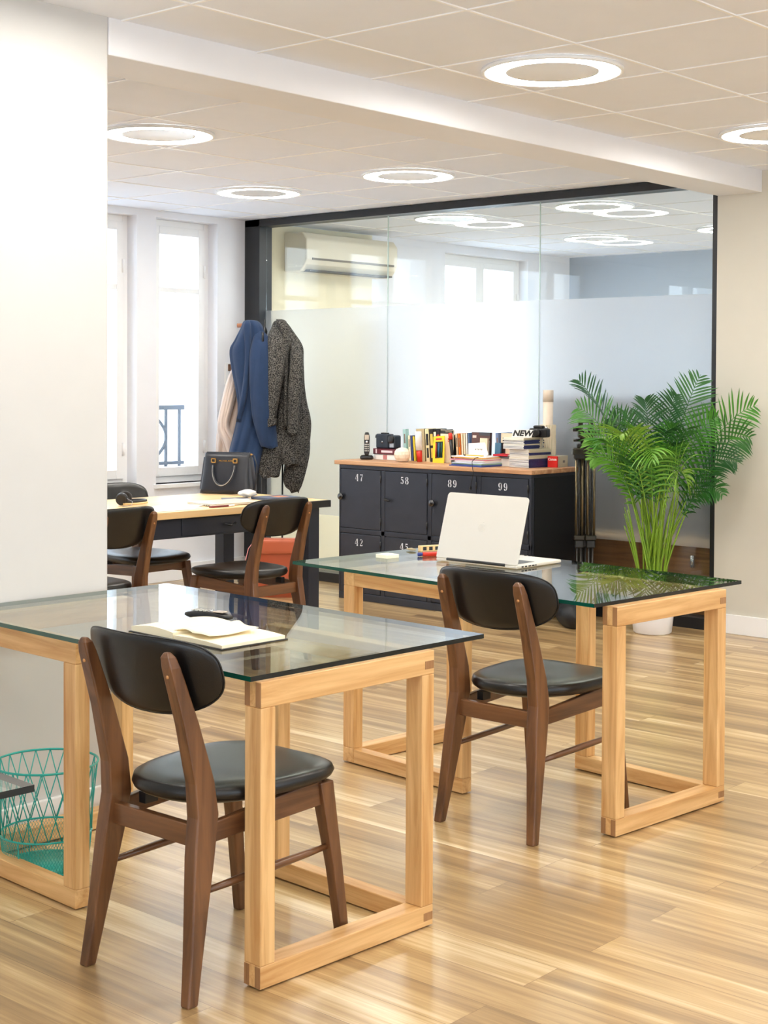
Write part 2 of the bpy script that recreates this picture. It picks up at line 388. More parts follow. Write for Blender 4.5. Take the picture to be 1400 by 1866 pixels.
# ------------------------------------------------------------------ glass partition
part = bpy.data.objects.new('wall_partition', None); COL.objects.link(part); struct(part)
part.location = (GX, 4.16, 0)
PY1 = WY - 4.16; FD = .13
mb = MB().box((0, 0, 0), (FD, .03, ZC)).box((0, PY1 - .155, 0), (FD, PY1, ZC)).box((0, 0, 0), (FD, PY1, .065)).box((0, 0, 2.553), (FD, PY1, ZC))
mb.build('frame', BLACKM, part, .002)
gx = .068
ys = [.03, 5.44 - 4.16, 6.71 - 4.16, PY1 - .155]
for i in range(3):
    a, b = ys[i] + .002, ys[i + 1] - .002
    g = MB().box((gx, a, .065), (gx + .01, b, 2.553)).build('glass_pane', G_PART, part)
    MB().box((gx - .0012, a, .465), (gx - .0005, b, 1.937)).build('frosted_film', FILM, g)
    if i < 2: MB().box((gx + .001, b, .065), (gx + .009, b + .004, 2.553)).build('joint_strip', mat('clear_joint', (205, 222, 216), .2), part)

# ------------------------------------------------------------------ room behind the partition
struct(bx('wall_far', (11.9, 3.9, 0), (12.1, 8.4, ZC + .08), GREYW))
mbw = MB().box((GX + .15, 3.88, 0), (12.1, 4.0, .4)).box((GX + .15, 3.88, 2.45), (12.1, 4.0, ZC + .08)).box((GX + .15, 3.88, .4), (8.5, 4.0, 2.45)).box((11.7, 3.88, .4), (12.1, 4.0, 2.45))
struct(mbw.build('wall_side', WHITE))
wn += 1; root = bpy.data.objects.new('window_%d' % wn, None); COL.objects.link(root); root.location = (8.5, 3.9, .4); struct(root)  # unseen window, added to brighten the back room and the film
mb = MB()
for x in (0, 1.57, 3.14): mb.box((x, 0, 0), (x + .06, .08, 2.05))
mb.box((0, 0, 0), (3.2, .08, .06)).box((0, 0, 1.99), (3.2, .08, 2.05)); mb.build('frame', TRIMW, root)
MB().box((.06, .03, .06), (3.14, .036, 1.99)).build('pane', G_WIN, root)
portal((10.1, 3.8, 1.425), 3.2, 2.05, (R(90), 0, 0))
OAKD = wood('brown_oak', (150, 104, 62), (112, 72, 40), 'Y', 1)
sb = thing('sideboard', 'low brown wooden sideboard behind the frosted glass beside the palm', 'sideboard', (7.95, 4.06, 0))
bx('body', (-.12, 0, .02), (.16, 2.3, .45), OAKD, sb, .004)
bx('top_panel', (-.13, -.01, .45), (.17, 2.31, .475), wood('lit_oak_top', (236, 200, 150), (214, 172, 120), 'Y'), sb, .003)  # top kept paler than the body: light on it put into the colour
MB().tube([(-.14, .34, .33), (-.14, .34, .40)], .014, 12).build('handle', CHROME, sb)
sc = thing('sofa', 'added dark navy sofa, high-backed to darken the lower frosted glass', 'sofa', (8.2, 4.02, 0))  # added sofa; its tall back makes the dark gradient through the film
NAVY = mat('navy_fabric', (34, 44, 62), .9)
bx('seat', (.16, 0, .12), (.80, 1.7, .45), NAVY, sc, .03); bx('backrest', (-.04, 0, .1), (.16, 1.7, 1.32), NAVY, sc, .04)
for y in (.05, 1.65):
    for x in (.05, .74): MB().lathe([(.02, 0), (.025, .13)], 10, (x, y, 0)).build('leg', BLKP, sc)
struct(bx('trim_2', (GX + .16, WY - .012, 0), (9.04, WY, ZC), mat('cream_panel', (236, 226, 196), .7)))  # separate cream panel over the back wall, up to the pane joint
ac = thing('air_conditioner', 'cream wall-mounted air conditioner high behind the glass partition', 'air conditioner', (8.03, WY - .013, 2.25))
ACM = mat('cream_plastic', (224, 216, 196), .4)
prof = [(-.22, .05), (-.24, .09), (-.24, .24), (-.2, .29), (0, .30), (0, .0), (-.17, 0)]
MB().prism([(a, b) for a, b in prof], 0, 1.05, M=Matrix(((0, 0, 1, 0), (1, 0, 0, 0), (0, 1, 0, 0), (0, 0, 0, 1)))).build('housing', ACM, ac, .01)
bx('air_slot', (.06, -.246, .085), (1.0, -.236, .10), mat('slot_grey', (120, 112, 100), .6), ac)
bx('louver', (.05, -.225, .0), (1.0, -.12, .012), mat('dark_grille', (70, 68, 62), .6), ac)

# ------------------------------------------------------------------ ceiling ring lamps
DIFF = mat('lit_diffuser', (255, 250, 240), .5, emit=(255, 250, 240), es=RING_EMIT)
INN = mat('lamp_centre', (240, 242, 246), .35)
lamp0 = thing('ceiling_light', 'large lit ring light in the ceiling nearest the front, upper right', 'ceiling light', (4.66, 3.24, ZC), 0, 'round ring lights set in the tiled ceiling')
def ring(ro, ri, z0, z1, n=64):
    return MB().lathe([(ri, z1), (ri, z0), (ro, z0), (ro, z1)], n)
ring(.268, .255, -.012, .002).build('trim_ring', TRIMW, lamp0)
ring(.2555, .175, -.008, .002).build('diffuser', DIFF, lamp0)
MB().lathe([(.176, .003), (.176, -.009), (.165, -.006), (0, -.004)], 64).build('inner_disc', INN, lamp0)
LP = [(6.51, 3.24, 'lit ring light in the ceiling cut by the right edge of the photo'), (4.66, 5.52, 'lit ring light in the far ceiling just right of the white wall'),
      (6.51, 5.52, 'lit ring light in the far ceiling above the coat stand side of the partition'), (6.51, 6.75, 'smallest lit ring light nearest the windows'),
      (4.66, 6.75, 'lit ring light hidden behind the white wall, seen mirrored in the partition'), (8.44, 5.52, 'lit ring light of the back room nearest the glass partition, right'),
      (8.44, 6.75, 'lit ring light of the back room nearest the glass partition, left'), (10.35, 6.75, 'far lit ring light of the back room near its window'),
      (10.35, 5.52, 'lit ring light of the back room cut by the black frame'), (2.8, 3.24, 'added unseen ring light overhead beside the near white wall'),
      (2.8, 1.4, 'added unseen ring light overhead in front of the desks'), (4.66, 1.4, 'added unseen ring light overhead right of the desks'), (6.51, 1.4, 'added unseen ring light overhead by the beige wall'),
      (.95, 1.4, 'added unseen ring light overhead beside the camera'), (2.8, 5.52, 'added unseen ring light overhead behind the white wall'), (.95, -1.0, 'added unseen ring light overhead behind the camera'), (4.66, -1.0, 'added unseen ring light overhead at the near end of the room')]  # the overhead ones are out of view, added as extra room light
for x, y, lb in LP:
    c = copy_tree(lamp0); c.location = (x, y, ZC); c['label'] = lb

# ------------------------------------------------------------------ chair
def pad(outline, n, th_top, th_bot, place, rings=10):
    """closed cushion: outline(t)->(a,b); place(a,b,h)->3D"""
    top = []; bot = []
    rr = [1 - (1 - i / rings) ** 1.7 for i in range(rings + 1)]
    for i, r_ in enumerate(rr):
        if i == 0: continue
        h = (1 - r_ ** 6) ** .5 if r_ < 1 else 0
        top.append([place(*[q * r_ for q in outline(2 * math.pi * k / n)], th_top * h) for k in range(n)])
        bot.append([place(*[q * r_ for q in outline(2 * math.pi * k / n)], -th_bot * h) for k in range(n)])
    vs = []; fs = []
    vs.append(place(0, 0, th_top)); 
    for t in top: vs += t
    o2 = len(vs); vs.append(place(0, 0, -th_bot))
    for t in bot[:-1]: vs += t
    T = lambda i, k: 1 + (i - 1) * n + k % n
    B = lambda i, k: (o2 + 1 + (i - 1) * n + k % n) if i < rings else T(rings, k)
    for k in range(n):
        fs.append((0, T(1, k), T(1, k + 1))); fs.append((o2, B(1, k + 1), B(1, k)))
        for i in range(1, rings):
            fs.append((T(i, k), T(i + 1, k), T(i + 1, k + 1), T(i, k + 1)))
            fs.append((B(i, k), B(i, k + 1), B(i + 1, k + 1), B(i + 1, k)))
    return vs, fs
def sup(t, a, b, n):
    c, s_ = math.cos(t), math.sin(t)
    return a * math.copysign(abs(c) ** (2 / n), c), b * math.copysign(abs(s_) ** (2 / n), s_)
def bar(pts, sizes, name, m_, parent, bev=.005):
    """square-section bar through pts; sizes (x half, y half)"""
    rings = [[Vector((p[0] - a, p[1] - b, p[2])), Vector((p[0] + a, p[1] - b, p[2])), Vector((p[0] + a, p[1] + b, p[2])), Vector((p[0] - a, p[1] + b, p[2]))] for p, (a, b) in zip(pts, sizes)]
    return MB().loft(rings, sm=False).build(name, m_, parent, bev)
def make_chair(label):
    t = thing('dining_chair', label, 'chair', group='walnut chairs with black padded seats')
    W = WAL('Z')
    for s in (-1, 1):
        y = lambda v: s * v
        bar([(0, y(.185), 0), (.02, y(.176), .12), (.052, y(.162), .33), (.066, y(.157), .42), (.058, y(.155), .50), (.02, y(.153), .64), (-.026, y(.151), .775), (-.034, y(.150), .80), (-.037, y(.150), .812)],
            [(.015, .0145), (.019, .017), (.031, .020), (.033, .020), (.030, .019), (.023, .018), (.016, .017), (.013, .014), (.006, .007)], 'rear_leg', W, t, .004)
        bar([(.515, y(.188), 0), (.49, y(.18), .2), (.455, y(.168), .425)], [(.014, .014), (.017, .016), (.024, .02)], 'front_leg', W, t, .004)
        # side rail and stretcher
        q = MB(); M_ = None
        for (xa, xb, ya, yb, za, zb) in ((.09, .445, .15, .162, .352, .424),):
            q.add([(xa, y(ya), za + .0), (xb, y(yb), za + .015), (xb, y(yb), zb + .008), (xa, y(ya), zb - .025),
                   (xa, y(ya + .018), za), (xb, y(yb + .018), za + .015), (xb, y(yb + .018), zb + .008), (xa, y(ya + .018), zb - .025)],
                  [(0, 1, 2, 3), (7, 6, 5, 4), (0, 4, 5, 1), (1, 5, 6, 2), (2, 6, 7, 3), (3, 7, 4, 0)])
        q.build('side_rail', WAL('X'), t, .003)
        MB().tube([(.045, y(.168), .245), (.15, y(.17), .248), (.27, y(.1715), .251), (.39, y(.173), .254), (.48, y(.176), .258)], [.007, .0095, .0105, .0095, .007], 12).build('stretcher', WAL('X'), t)
    bx('rear_rail', (.045, -.145, .345), (.068, .145, .397), WAL('Y'), t, .003)
    bx('front_rail', (.437, -.15, .38), (.458, .15, .43), WAL('Y'), t, .003)
    # seat cushion
    def so(a):
        x_, y_ = sup(a, .25, 1, 3.0 if math.cos(a) > 0 else 2.5)
        u = (x_ / .25 + 1) / 2
        return x_, y_ * (.172 + .058 * u ** .8) * (1 if u > .02 else 1)
    def sp(a, b, h):
        dish = .008 * ((b / .2) ** 2) + .016 * max(0, -a / .25) ** 2
        return Vector((.292 + a, b, .446 + h + dish * (1 if h > 0 else .4)))
    vs, fs = pad(so, 56, .026, .030, sp)
    MB().add(vs, fs, 0, True).build('seat', LEATH, t)
    # backrest: pad in (y,z), curved forward at the ends
    def bo(a):
        c, s_ = math.cos(a), math.sin(a)
        if s_ >= 0: return sup(a, .232, .088, 3.4)
        return sup(a, .232, .102, 2.35)
    def bp(a, b, h):
        lean = -.30 * b
        return Vector((-.002 + lean + 1.15 * a * a + h, a, .748 + b + .10 * a * a))
    vs, fs = pad(bo, 64, .020, .013, bp)
    MB().add(vs, fs, 0, True).build('backrest', LEATH, t)
    pts = [bp(*[q * 1.0 for q in bo(2 * math.pi * k / 64)], 0) for k in range(64)]
    MB().tube(pts, .0022, 6, closed=True).build('seam', LEATH, t)
    for s in (-1, 1):
        MB().lathe([(.0045, 0), (.0045, .002), (0, .003)], 10, M=Matrix.Translation((-.036, s * .151, .755)) @ Matrix.Rotation(R(-90), 4, 'Y')).build('screw_cap', mat('pale_plug', (196, 140, 84), .5), t)
        MB().box((.10, s * .10 - .012, .392), (.14, s * .10 + .012, .42)).build('seat_bracket', BLKP, t)
    return t
ch = make_chair('walnut chair with black padded seat tucked at the nearest glass table')
ch.location = (2.235, 2.722, 0); ch.rotation_euler.z = R(.3)
for x, y, rz, lb in ((3.727, 2.828, -.5, 'walnut chair with black padded back in front of the open laptop'),
                     (5.26, 5.27, 90, 'walnut chair with black seat at the right end of the black-legged desk'),
                     (4.36, 5.40, 93, 'walnut chair at the black-legged desk, cut by the white wall'),
                     (5.30, 6.70, -90, 'walnut chair on the window side of the desk, behind the headphones')):
    c = copy_tree(ch); c.location = (x, y, 0); c.rotation_euler.z = R(rz); c['label'] = lb

# ------------------------------------------------------------------ glass tables on oak trestles
def joint(parent, x0, x1, y0, y1, z0, z1):
    bx('corner_joint', (x0, y0, z0), (x1, y1, z1), OAKP('Z'), parent, .0008)
def trestle(parent, sx, sy, ox, oy, W=.60, LB=.615, H=.726):
    """L-shaped three-legged trestle, corner leg at (ox,oy); arms run sx along x and sy along y"""
    t_, u_ = .046, .058     # bar thickness along x, along y
    e = .0006
    X = lambda v: ox + sx * v
    Y = lambda v: oy + sy * v
    def B(name, x0, x1, y0, y1, z0, z1, ax):
        a, b = sorted((X(x0), X(x1))); c, d = sorted((Y(y0), Y(y1)))
        return bx(name, (a, c, z0), (b, d, z1), OAK(ax), parent, .0025)
    B('leg', 0, t_, 0, u_, .058, H - .062, 'Z')
    B('leg', W - t_, W, 0, u_, .058, H - .062, 'Z')
    B('leg', 0, t_, LB - u_, LB, .055, H - .062, 'Z')
    for z0, z1 in ((.004, .058), (H - .062, H)):
        B('rail', 0, W, 0, u_, z0, z1, 'X')
        B('rail', 0, t_, u_ + e, LB, z0, z1 - (.003 if z0 < .1 else 0), 'Y')
        # finger joint end grain on the end of the x rail
        a, b = sorted((X(W), X(W + .0012)))
        c, d = Y(.0), Y(u_); c, d = min(c, d), max(c, d); w3 = (d - c) / 3
        for q in (0, 2): joint(parent, a, b, c + q * w3, c + (q + 1) * w3 - .001, z0 + .002, z1 - .002)
        c2 = sorted((Y(0), Y(-.0012)));
        a2, b2 = sorted((X(.003), X(.036))); joint(parent, a2, b2, c2[0], c2[1], z0 + .015, z0 + .036)
def glass_top(parent, W, L, z=.728, t=.012, name='glass_top'):
    b = MB()
    x0, x1, y0, y1 = 0, W, 0, L; z1 = z + t
    vs = [(x0, y0, z), (x1, y0, z), (x1, y1, z), (x0, y1, z), (x0, y0, z1), (x1, y0, z1), (x1, y1, z1), (x0, y1, z1)]
    b.add(vs, [(0, 3, 2, 1), (4, 5, 6, 7)], 0); b.add(vs, [(3, 0, 4, 7), (2, 3, 7, 6)], 1); b.add(vs, [(0, 1, 5, 4), (1, 2, 6, 5)], 2)
    o = b.build(name, [G_TABLE, GREENEDGE, DARKEDGE], parent, recalc=False)
    return o
def table(label, x, y, rz, W, L, ix, iy, v2, top=True):
    t = thing('glass_table', label, 'table', (x, y, 0), rz, 'glass tables on oak trestles')
    glass_top(t, W, L)
    trestle(t, -1, 1, ix + .60, iy)          # corner leg near right, arm back along the long side
    trestle(t, 1, -1, ix, v2)                # corner leg far left
    return t
table('glass table on pale oak trestles nearest the front, open notebook on it', 2.381, 2.49, R(-2.9), .836, 1.40, .02, -.014, 1.352)
table('glass table on pale oak trestles carrying the open laptop', 3.880, 2.526, R(-5.3), .815, 1.45, .078, -.03, 1.245)
t3 = thing('glass_table', 'glass table whose dark corner pokes in at the lower left edge', 'table', (1.499, 2.096, 0), R(-3), 'glass tables on oak trestles')
W3, L3 = .836, 1.4
# this one's right far corner is the one seen, so its frame runs back towards the camera side
t3.location = (1.499 - W3 * math.cos(R(3)), 2.096 + W3 * math.sin(R(3)), 0)
glass_top(t3, W3, L3); trestle(t3, -1, 1, .62, .02); trestle(t3, 1, -1, .02, L3 - .04)

# ------------------------------------------------------------------ things on the glass tables
ZG = .7402
# open notebook
nb = thing('notebook', 'open cream-paged notebook with dark cover on the nearest glass table', 'notebook', (2.686, 2.985, ZG), R(-3))
# local x toward +A, y toward +B ; lies across, spread along y
bx('cover', (-.115, -.205, 0), (.115, .19, .003), mat('dark_cover', (40, 38, 36), .6), nb, .001)
def pages(y0, y1, h, curl, nm):
    b = MB(); n = 16; rows = []
    for i in range(n + 1):
        u = i / n; y = y0 + (y1 - y0) * u
        z = .0035 + h * (1 - .25 * u) + curl * math.sin(math.pi * u) * .5
        rows.append((y, z))
    for i in range(n):
        (ya, za), (yb, zb) = rows[i], rows[i + 1]
        b.add([(-.108, ya, .0032), (.108, ya, .0032), (.108, yb, .0032), (-.108, yb, .0032), (-.108, ya, za), (.108, ya, za + .001), (.108, yb, zb + .001), (-.108, yb, zb)],
              [(4, 5, 6, 7), (0, 1, 5, 4), (2, 3, 7, 6), (0, 3, 7, 4), (1, 2, 6, 5)], 0, False)
    return b.build(nm, CREAM, nb)
pages(-.002, -.20, .010, .006, 'page_block'); pages(.002, .185, .016, .016, 'page_block')
b = MB(); n = 14; g = []
for i in range(n + 1):
    for j in range(9):
        u, v = i / n, j / 8
        y = .02 - .15 * u; x = -.09 + .17 * v
        z = .022 + .012 * math.sin(math.pi * u * .9) * (.5 + .5 * v) + .003 * math.sin(9 * u + 5 * v)
        g.append((x + .01 * math.sin(6 * u), y, max(z, .018)))
fs = [(i * 9 + j, i * 9 + j + 1, (i + 1) * 9 + j + 1, (i + 1) * 9 + j) for i in range(n) for j in range(8)]
o = b.add(g, fs, 0, True).build('loose_sheet', CREAM, nb); md = o.modifiers.new('s', 'SOLIDIFY'); md.thickness = .0006
def handset(label, loc, rot, standing=False):
    t = thing('cordless_phone', label, 'phone', loc, rot=rot)
    rings = []
    for i in range(15):
        u = i / 14; x = -.077 + .154 * u; w_ = .022 + .004 * math.cos(u * 2 * math.pi) + .0; h = .0125 + .002 * math.sin(u * math.pi)
        k = min(1, math.sin(math.pi * min(max(u, .03), .97)) ** .35)
        rings.append([Vector((x, w_ * k * c_, .014 + h * k * s_)) for c_, s_ in [sup(2 * math.pi * q / 20, 1, 1, 3) for q in range(20)]])
    MB().loft(rings).build('body', BLKP, t)
    bx('screen', (.025, -.0145, .0265), (.058, .0145, .0292), mat('lcd_screen', (150, 168, 120) if standing else (190, 176, 160), .2), t, .001)
    for i in range(4):
        for j in range(3): bx('key', (-.052 + i * .014, -.014 + j * .0105, .026), (-.044 + i * .014, -.007 + j * .0105, .0292), mat('grey_keys', (190, 188, 180), .4), t, .001)
    MB().lathe([(.008, 0), (.008, .003), (.004, .004), (0, .004)], 14, (.012, 0, .0262)).build('dial_key', CHROME, t)
    return t
handset('black cordless phone handset lying flat beside the open notebook', (2.86, 3.165, ZG), (0, 0, R(-78)))
# laptop
lp = thing('laptop', 'open silver laptop with its lid back towards the chair', 'laptop', (4.392, 3.385, ZG), R(-1))
LW = .385
bx('base', (0, -LW / 2, .002), (.28, LW / 2, .014), SILVER, lp, .004, seg=3)
kb = bx('keyboard', (.035, -LW / 2 + .03, .0138), (.15, LW / 2 - .03, .0148), BLKP, lp)
bx('trackpad', (.175, -.05, .0138), (.262, .05, .0145), mat('pad_grey', (205, 203, 198), .3), lp)
for i, w_ in enumerate((.012, .012, .016, .016, .007)): bx('port', (.03 + i * .021, -LW / 2 - .0006, .005), (.03 + i * .021 + w_, -LW / 2 + .001, .010), BLKP, lp)
lidM = Matrix.Translation((.004, 0, .014)) @ Matrix.Rotation(R(16.5), 4, 'Y')
def rr(w_, h_, r_, n=7):
    p = []
    for cxx, cyy, a0 in ((w_ / 2 - r_, h_ - r_, 0), (-w_ / 2 + r_, h_ - r_, 90), (-w_ / 2 + .004, .004, 180), (w_ / 2 - .004, .004, 270)):
        q = r_ if a0 < 180 else .004
        for i in range(n): a = R(a0 + 90 * i / (n - 1)); p.append((cxx + q * math.cos(a), cyy + q * math.sin(a)))
    return p
toYZ = Matrix(((0, 0, 1, 0), (1, 0, 0, 0), (0, 1, 0, 0), (0, 0, 0, 1)))
lid = MB().prism(rr(LW, .255, .014), -.004, .003, M=lidM @ toYZ).build('lid', SILVER, lp, .0015)
MB().prism(rr(LW - .012, .243, .01), .003, .0036, M=lidM @ toYZ @ Matrix.Translation((0, .006, 0))).build('screen', mat('dark_screen', (20, 22, 28), .1), lp)
MB().tube([(.002, -LW * .36, .012), (.002, LW * .36, .012)], .006, 12).build('hinge', BLKP, lp)
# fruit emblem
LOGO = mat('emblem_silver', (232, 228, 218), .2, metal=.2)
ap = []
for k in range(40):
    a = 2 * math.pi * k / 40; x = math.cos(a); y = math.sin(a)
    r_ = .0155 * (1 + .10 * abs(math.sin(a * 1.0)) * 0 - .14 * math.exp(-((a - math.pi / 2) / .28) ** 2) - .10 * math.exp(-((a - 1.5 * math.pi) / .22) ** 2))
    px_, py_ = r_ * x, r_ * y * 1.02
    d = math.hypot(px_ - (-.0205), py_ - .003)
    if d < .0085: px_ = -.0205 + .0085 * (px_ + .0205) / d; py_ = .003 + .0085 * (py_ - .003) / d
    ap.append((px_, py_))
LM = lidM @ toYZ @ Matrix.Translation((0, .128, 0))
MB().prism(ap, -.0044, -.004, M=LM).build('emblem', LOGO, lid)
leafp = [(0.001, .0155), (-.002, .0195), (-.006, .0225), (-.0075, .0225), (-.007, .019), (-.004, .0165)]
MB().prism(leafp, -.0044, -.004, M=LM).build('emblem_leaf', LOGO, lid)
# things beside the laptop
t = tag(bx('note_pad', (-.032, -.032, 0), (.032, .032, .014), mat('pale_yellow_notes', (244, 243, 222), .8), None, .001, loc=(4.345, 3.78, ZG), rz=R(-5)), 'small pad of pale yellow sticky notes on the glass table left of the laptop', 'note pad')
t = thing('marker_pen', 'red marker pen with blue cap end lying left of the laptop', 'pen', (4.56, 3.645, ZG + .0085), rot=(0, R(90), R(146)))
MB().lathe([(.0, 0), (.008, .001), (.009, .01), (.009, .105), (.007, .11)], 14).build('barrel', mat('red_plastic', (214, 48, 32), .35), t)
MB().lathe([(.007, .11), (.0075, .128), (.0, .13)], 14).build('end_plug', mat('blue_plastic', (40, 60, 140), .35), t)
t = thing('ruler_box', 'small cream box with black lettering behind the red marker', 'box', (4.66, 3.80, ZG), R(-22))
bx('carton', (-.07, -.012, 0), (.06, .012, .022), mat('cream_card', (234, 206, 150), .6), t, .001)
for i in range(4): bx('print_mark', (-.06 + i * .028, -.0126, .004), (-.044 + i * .028, -.0119, .018), BLKP, t)
t = tag(MB().tube([(0, 0, 0), (0, .022, .001), (0, .045, 0)], [.006, .011, .004], 10, flat=.5).build('eraser', mat('grey_rubber', (176, 164, 132), .7), None, loc=(4.585, 3.84, ZG + .006)), 'grey-beige rubber eraser at the far edge of the laptop table', 'eraser')

# ------------------------------------------------------------------ wire basket
wb = thing('waste_basket', 'turquoise wire waste basket under the nearest glass table', 'basket', (2.615, 3.60, 0))
TQ = mat('turquoise_wire', (18, 160, 150), .35, coat=.3)
def circ(r_, z, n=48): return [(r_ * math.cos(2 * math.pi * k / n), r_ * math.sin(2 * math.pi * k / n), z) for k in range(n)]
for nm, r_, z, w_ in (('rim', .151, .305, .0035), ('middle_ring', .132, .102, .003), ('base_ring', .122, .004, .003)): MB().tube(circ(r_, z), w_, 8, closed=True).build(nm, TQ, wb)
MB().lathe([(0, .006), (.121, .006), (.121, .003), (0, .003)], 40).build('base_plate', TQ, wb)
n = 22
for k in range(n):
    a0 = 2 * math.pi * k / n; 
    for d in (1, -1):
        a1 = a0 + d * 2 * math.pi / n * 1.5
        MB().tube([(.151 * math.cos(a0), .151 * math.sin(a0), .305), (.132 * math.cos(a1), .132 * math.sin(a1), .102)], .0017, 6).build('wire', TQ, wb)
me_ = MB(); n = 90
for k in range(n):
    for d in (1, -1):
        pts = []
        for i in range(7):
            u = i / 6; a = 2 * math.pi * k / n + d * u * .42; r_ = .121 + .011 * u; pts.append((r_ * math.cos(a), r_ * math.sin(a), .004 + .098 * u))
        me_.tube(pts, .0006, 3, caps=False)
me_.build('mesh_side', TQ, wb)
for k in range(6):
    a = 2 * math.pi * k / 6 + .3; MB().tube([(.122 * math.cos(a), .122 * math.sin(a), .004), (.132 * math.cos(a), .132 * math.sin(a), .102)], .0018, 6).build('upright', TQ, wb)

# ------------------------------------------------------------------ black-legged desk by the windows
DB = mat('dark_blue_black_paint', (30, 36, 50), .4, vary=.1)
dk = thing('wooden_desk', 'long wooden-topped desk with black steel legs by the windows', 'desk', (6.03, 5.665, 0), R(-3))
LT = lambda a: wood('light_top', (240, 208, 158), (226, 186, 128), a, .8)
bx('top_panel', (-2.1, 0, .723), (-.17, .86, .76), LT('X'), dk, .003)
bx('end_strap', (-.17, -.001, .722), (0, .861, .7605), BLACKM, dk, .002)
bx('end_inlay', (-.165, .012, .7600), (-.012, .85, .7612), LT('Y'), dk)
bx('front_apron', (-2.05, .035, .62), (-.14, .055, .722), DB, dk, .002); bx('rear_apron', (-2.05, .80, .62), (-.14, .82, .722), DB, dk, .002)
bx('side_apron', (-.16, .055, .62), (-.14, .80, .722), DB, dk, .002)
d_ = bx('drawer_front', (-1.02, .030, .628), (-.42, .037, .716), DB, dk, .002)
MB().lathe([(.006, -.02), (.006, .0), (.018, -.022)], 12, M=Matrix.Translation((-.72, .03, .672)) @ Matrix.Rotation(R(90), 4, 'X')).build('knob', BLKP, d_)
MB().tube([(-.76, .012, .678), (-.72, .0, .666), (-.68, .012, .678)], .005, 8).build('cup_pull', BLKP, d_)
for x in (-.145, -2.06):
    for y in (.025, .755): bx('leg', (x - .0, y, 0), (x + .08, y + .08, .722), DB, dk, .002)

# things on the desk
ZD = .7605
bag = thing('handbag', 'black structured leather handbag with two handles on the desk', 'handbag', (5.885, 6.395, ZD + .002), R(-65))
BL = mat('black_saffiano', (34, 37, 46), .38, bump=.2, bscale=300, coat=.1)
# local: x along the front face (left to right = from far-left to near-right), y depth (into bag)
rings = []
for i in range(11):
    u = i / 10; z = .235 * u; wx = .158 - .016 * u - .006 * math.sin(u * 3); wy = .082 - .052 * u ** 1.3
    rings.append([Vector((c_ * wx, .09 + s_ * wy, z)) for c_, s_ in [sup(2 * math.pi * q / 40 + .01, 1, 1, 7 - 2 * u) for q in range(40)]])
MB().loft(rings).build('body', BL, bag)
for s in (-1, 1):
    MB().loft([[Vector((s * (.140 + .03 * q - .022 * u), .09 + yy * (1 - .35 * u) * (.055 if q else .05), .02 + .19 * u)) for q, yy in ((0, -1), (1, -.6), (1, .6), (0, 1))] for u in (0, .3, .6, 1)]).build('side_gusset', BL, bag, .004)
GOLD = mat('gold_metal', (222, 180, 110), .25, metal=1)
for sy, yy in ((-1, .009), (1, .171)):
    pts = []
    for i in range(25):
        a = math.pi * i / 24; pts.append((.068 * math.cos(a), yy + sy * (.018 + .012 * math.sin(a)) + (.03 if sy < 0 else -.03) * (1 - math.sin(a)), .165 - (.115 if sy < 0 else -.02) * math.sin(a) ** .9))
    MB().tube(pts, .0075, 8).build('handle', BL, bag)
    if sy < 0:
        MB().tube([(p[0], p[1] - .0068, p[2]) for p in pts], .0011, 6).build('handle_piping', mat('pale_edge', (210, 205, 196), .4), bag)
for x in (-.068, .068):
    fr = MB()
    for a, b in (((x - .015, .0, .178), (x + .015, .012, .184)), ((x - .015, .0, .200), (x + .015, .012, .206)), ((x - .015, .0, .178), (x - .009, .012, .206)), ((x + .009, .0, .178), (x + .015, .012, .206))):
        fr.box((a[0], a[1] + .024, a[2]), (b[0], b[1] + .024, b[2]))
    fr.build('buckle', GOLD, bag, .001)
text_mesh('brand_lettering', 'MICHAEL KORS', .0135, GOLD, facing((.005, .0455, .19), (1, 0, 0)), bag, .001, .0002)
MB().tube([(.13, .09, .235), (.165, .08, .22), (.182, .08, .17), (.176, .085, .08), (.168, .085, .02)], .004, 8).build('strap', BL, bag)
bx('zip_top', (-.135, .083, .2345), (.135, .097, .240), BL, bag, .002)
MB().box((.127, .08, .222), (.152, .10, .232)).build('zip_pull', GOLD, bag, .002)
# headphones
hp = thing('headphones', 'black over-ear headphones with cream band lying on the desk', 'headphones', (5.05, 6.20, ZD), R(-139)); hp.scale = (.85, .85, .85)
pts = [(.085 * math.cos(a), .095 * math.sin(a), .012 + .004 * math.sin(a)) for a in [R(-20 + 220 * i / 24) for i in range(25)]]
MB().tube([(x, y, z) for x, y, z in pts], .011, 8, flat=.7).build('headband', mat('cream_headband', (226, 196, 140), .5), hp)
MB().tube([(x * .96, y * .96, z + .012) for x, y, z in pts], .009, 8).build('headband_padding', BLKP, hp)
for s in (-1, 1):
    MM = Matrix.Translation((s * .07, -.045, .042)) @ Matrix.Rotation(R(90 + s * 12), 4, 'Y')
    MB().lathe([(0, -.016), (.03, -.016), (.038, -.008), (.038, .006), (.034, .012), (.022, .014), (0, .008)], 24, M=MM).build('ear_cup', BLKP, hp)
    MB().lathe([(.034, .012), (.036, .02), (.028, .024), (.02, .018)], 24, M=MM).build('ear_pad', mat('soft_pad', (40, 38, 38), .7), hp)
MB().tube([(.08, -.02, .05), (.12, .03, .03), (.17, .03, .012), (.2, -.02, .004)], .0018, 6).build('cable', mat('grey_cable', (150, 155, 165), .4), hp)
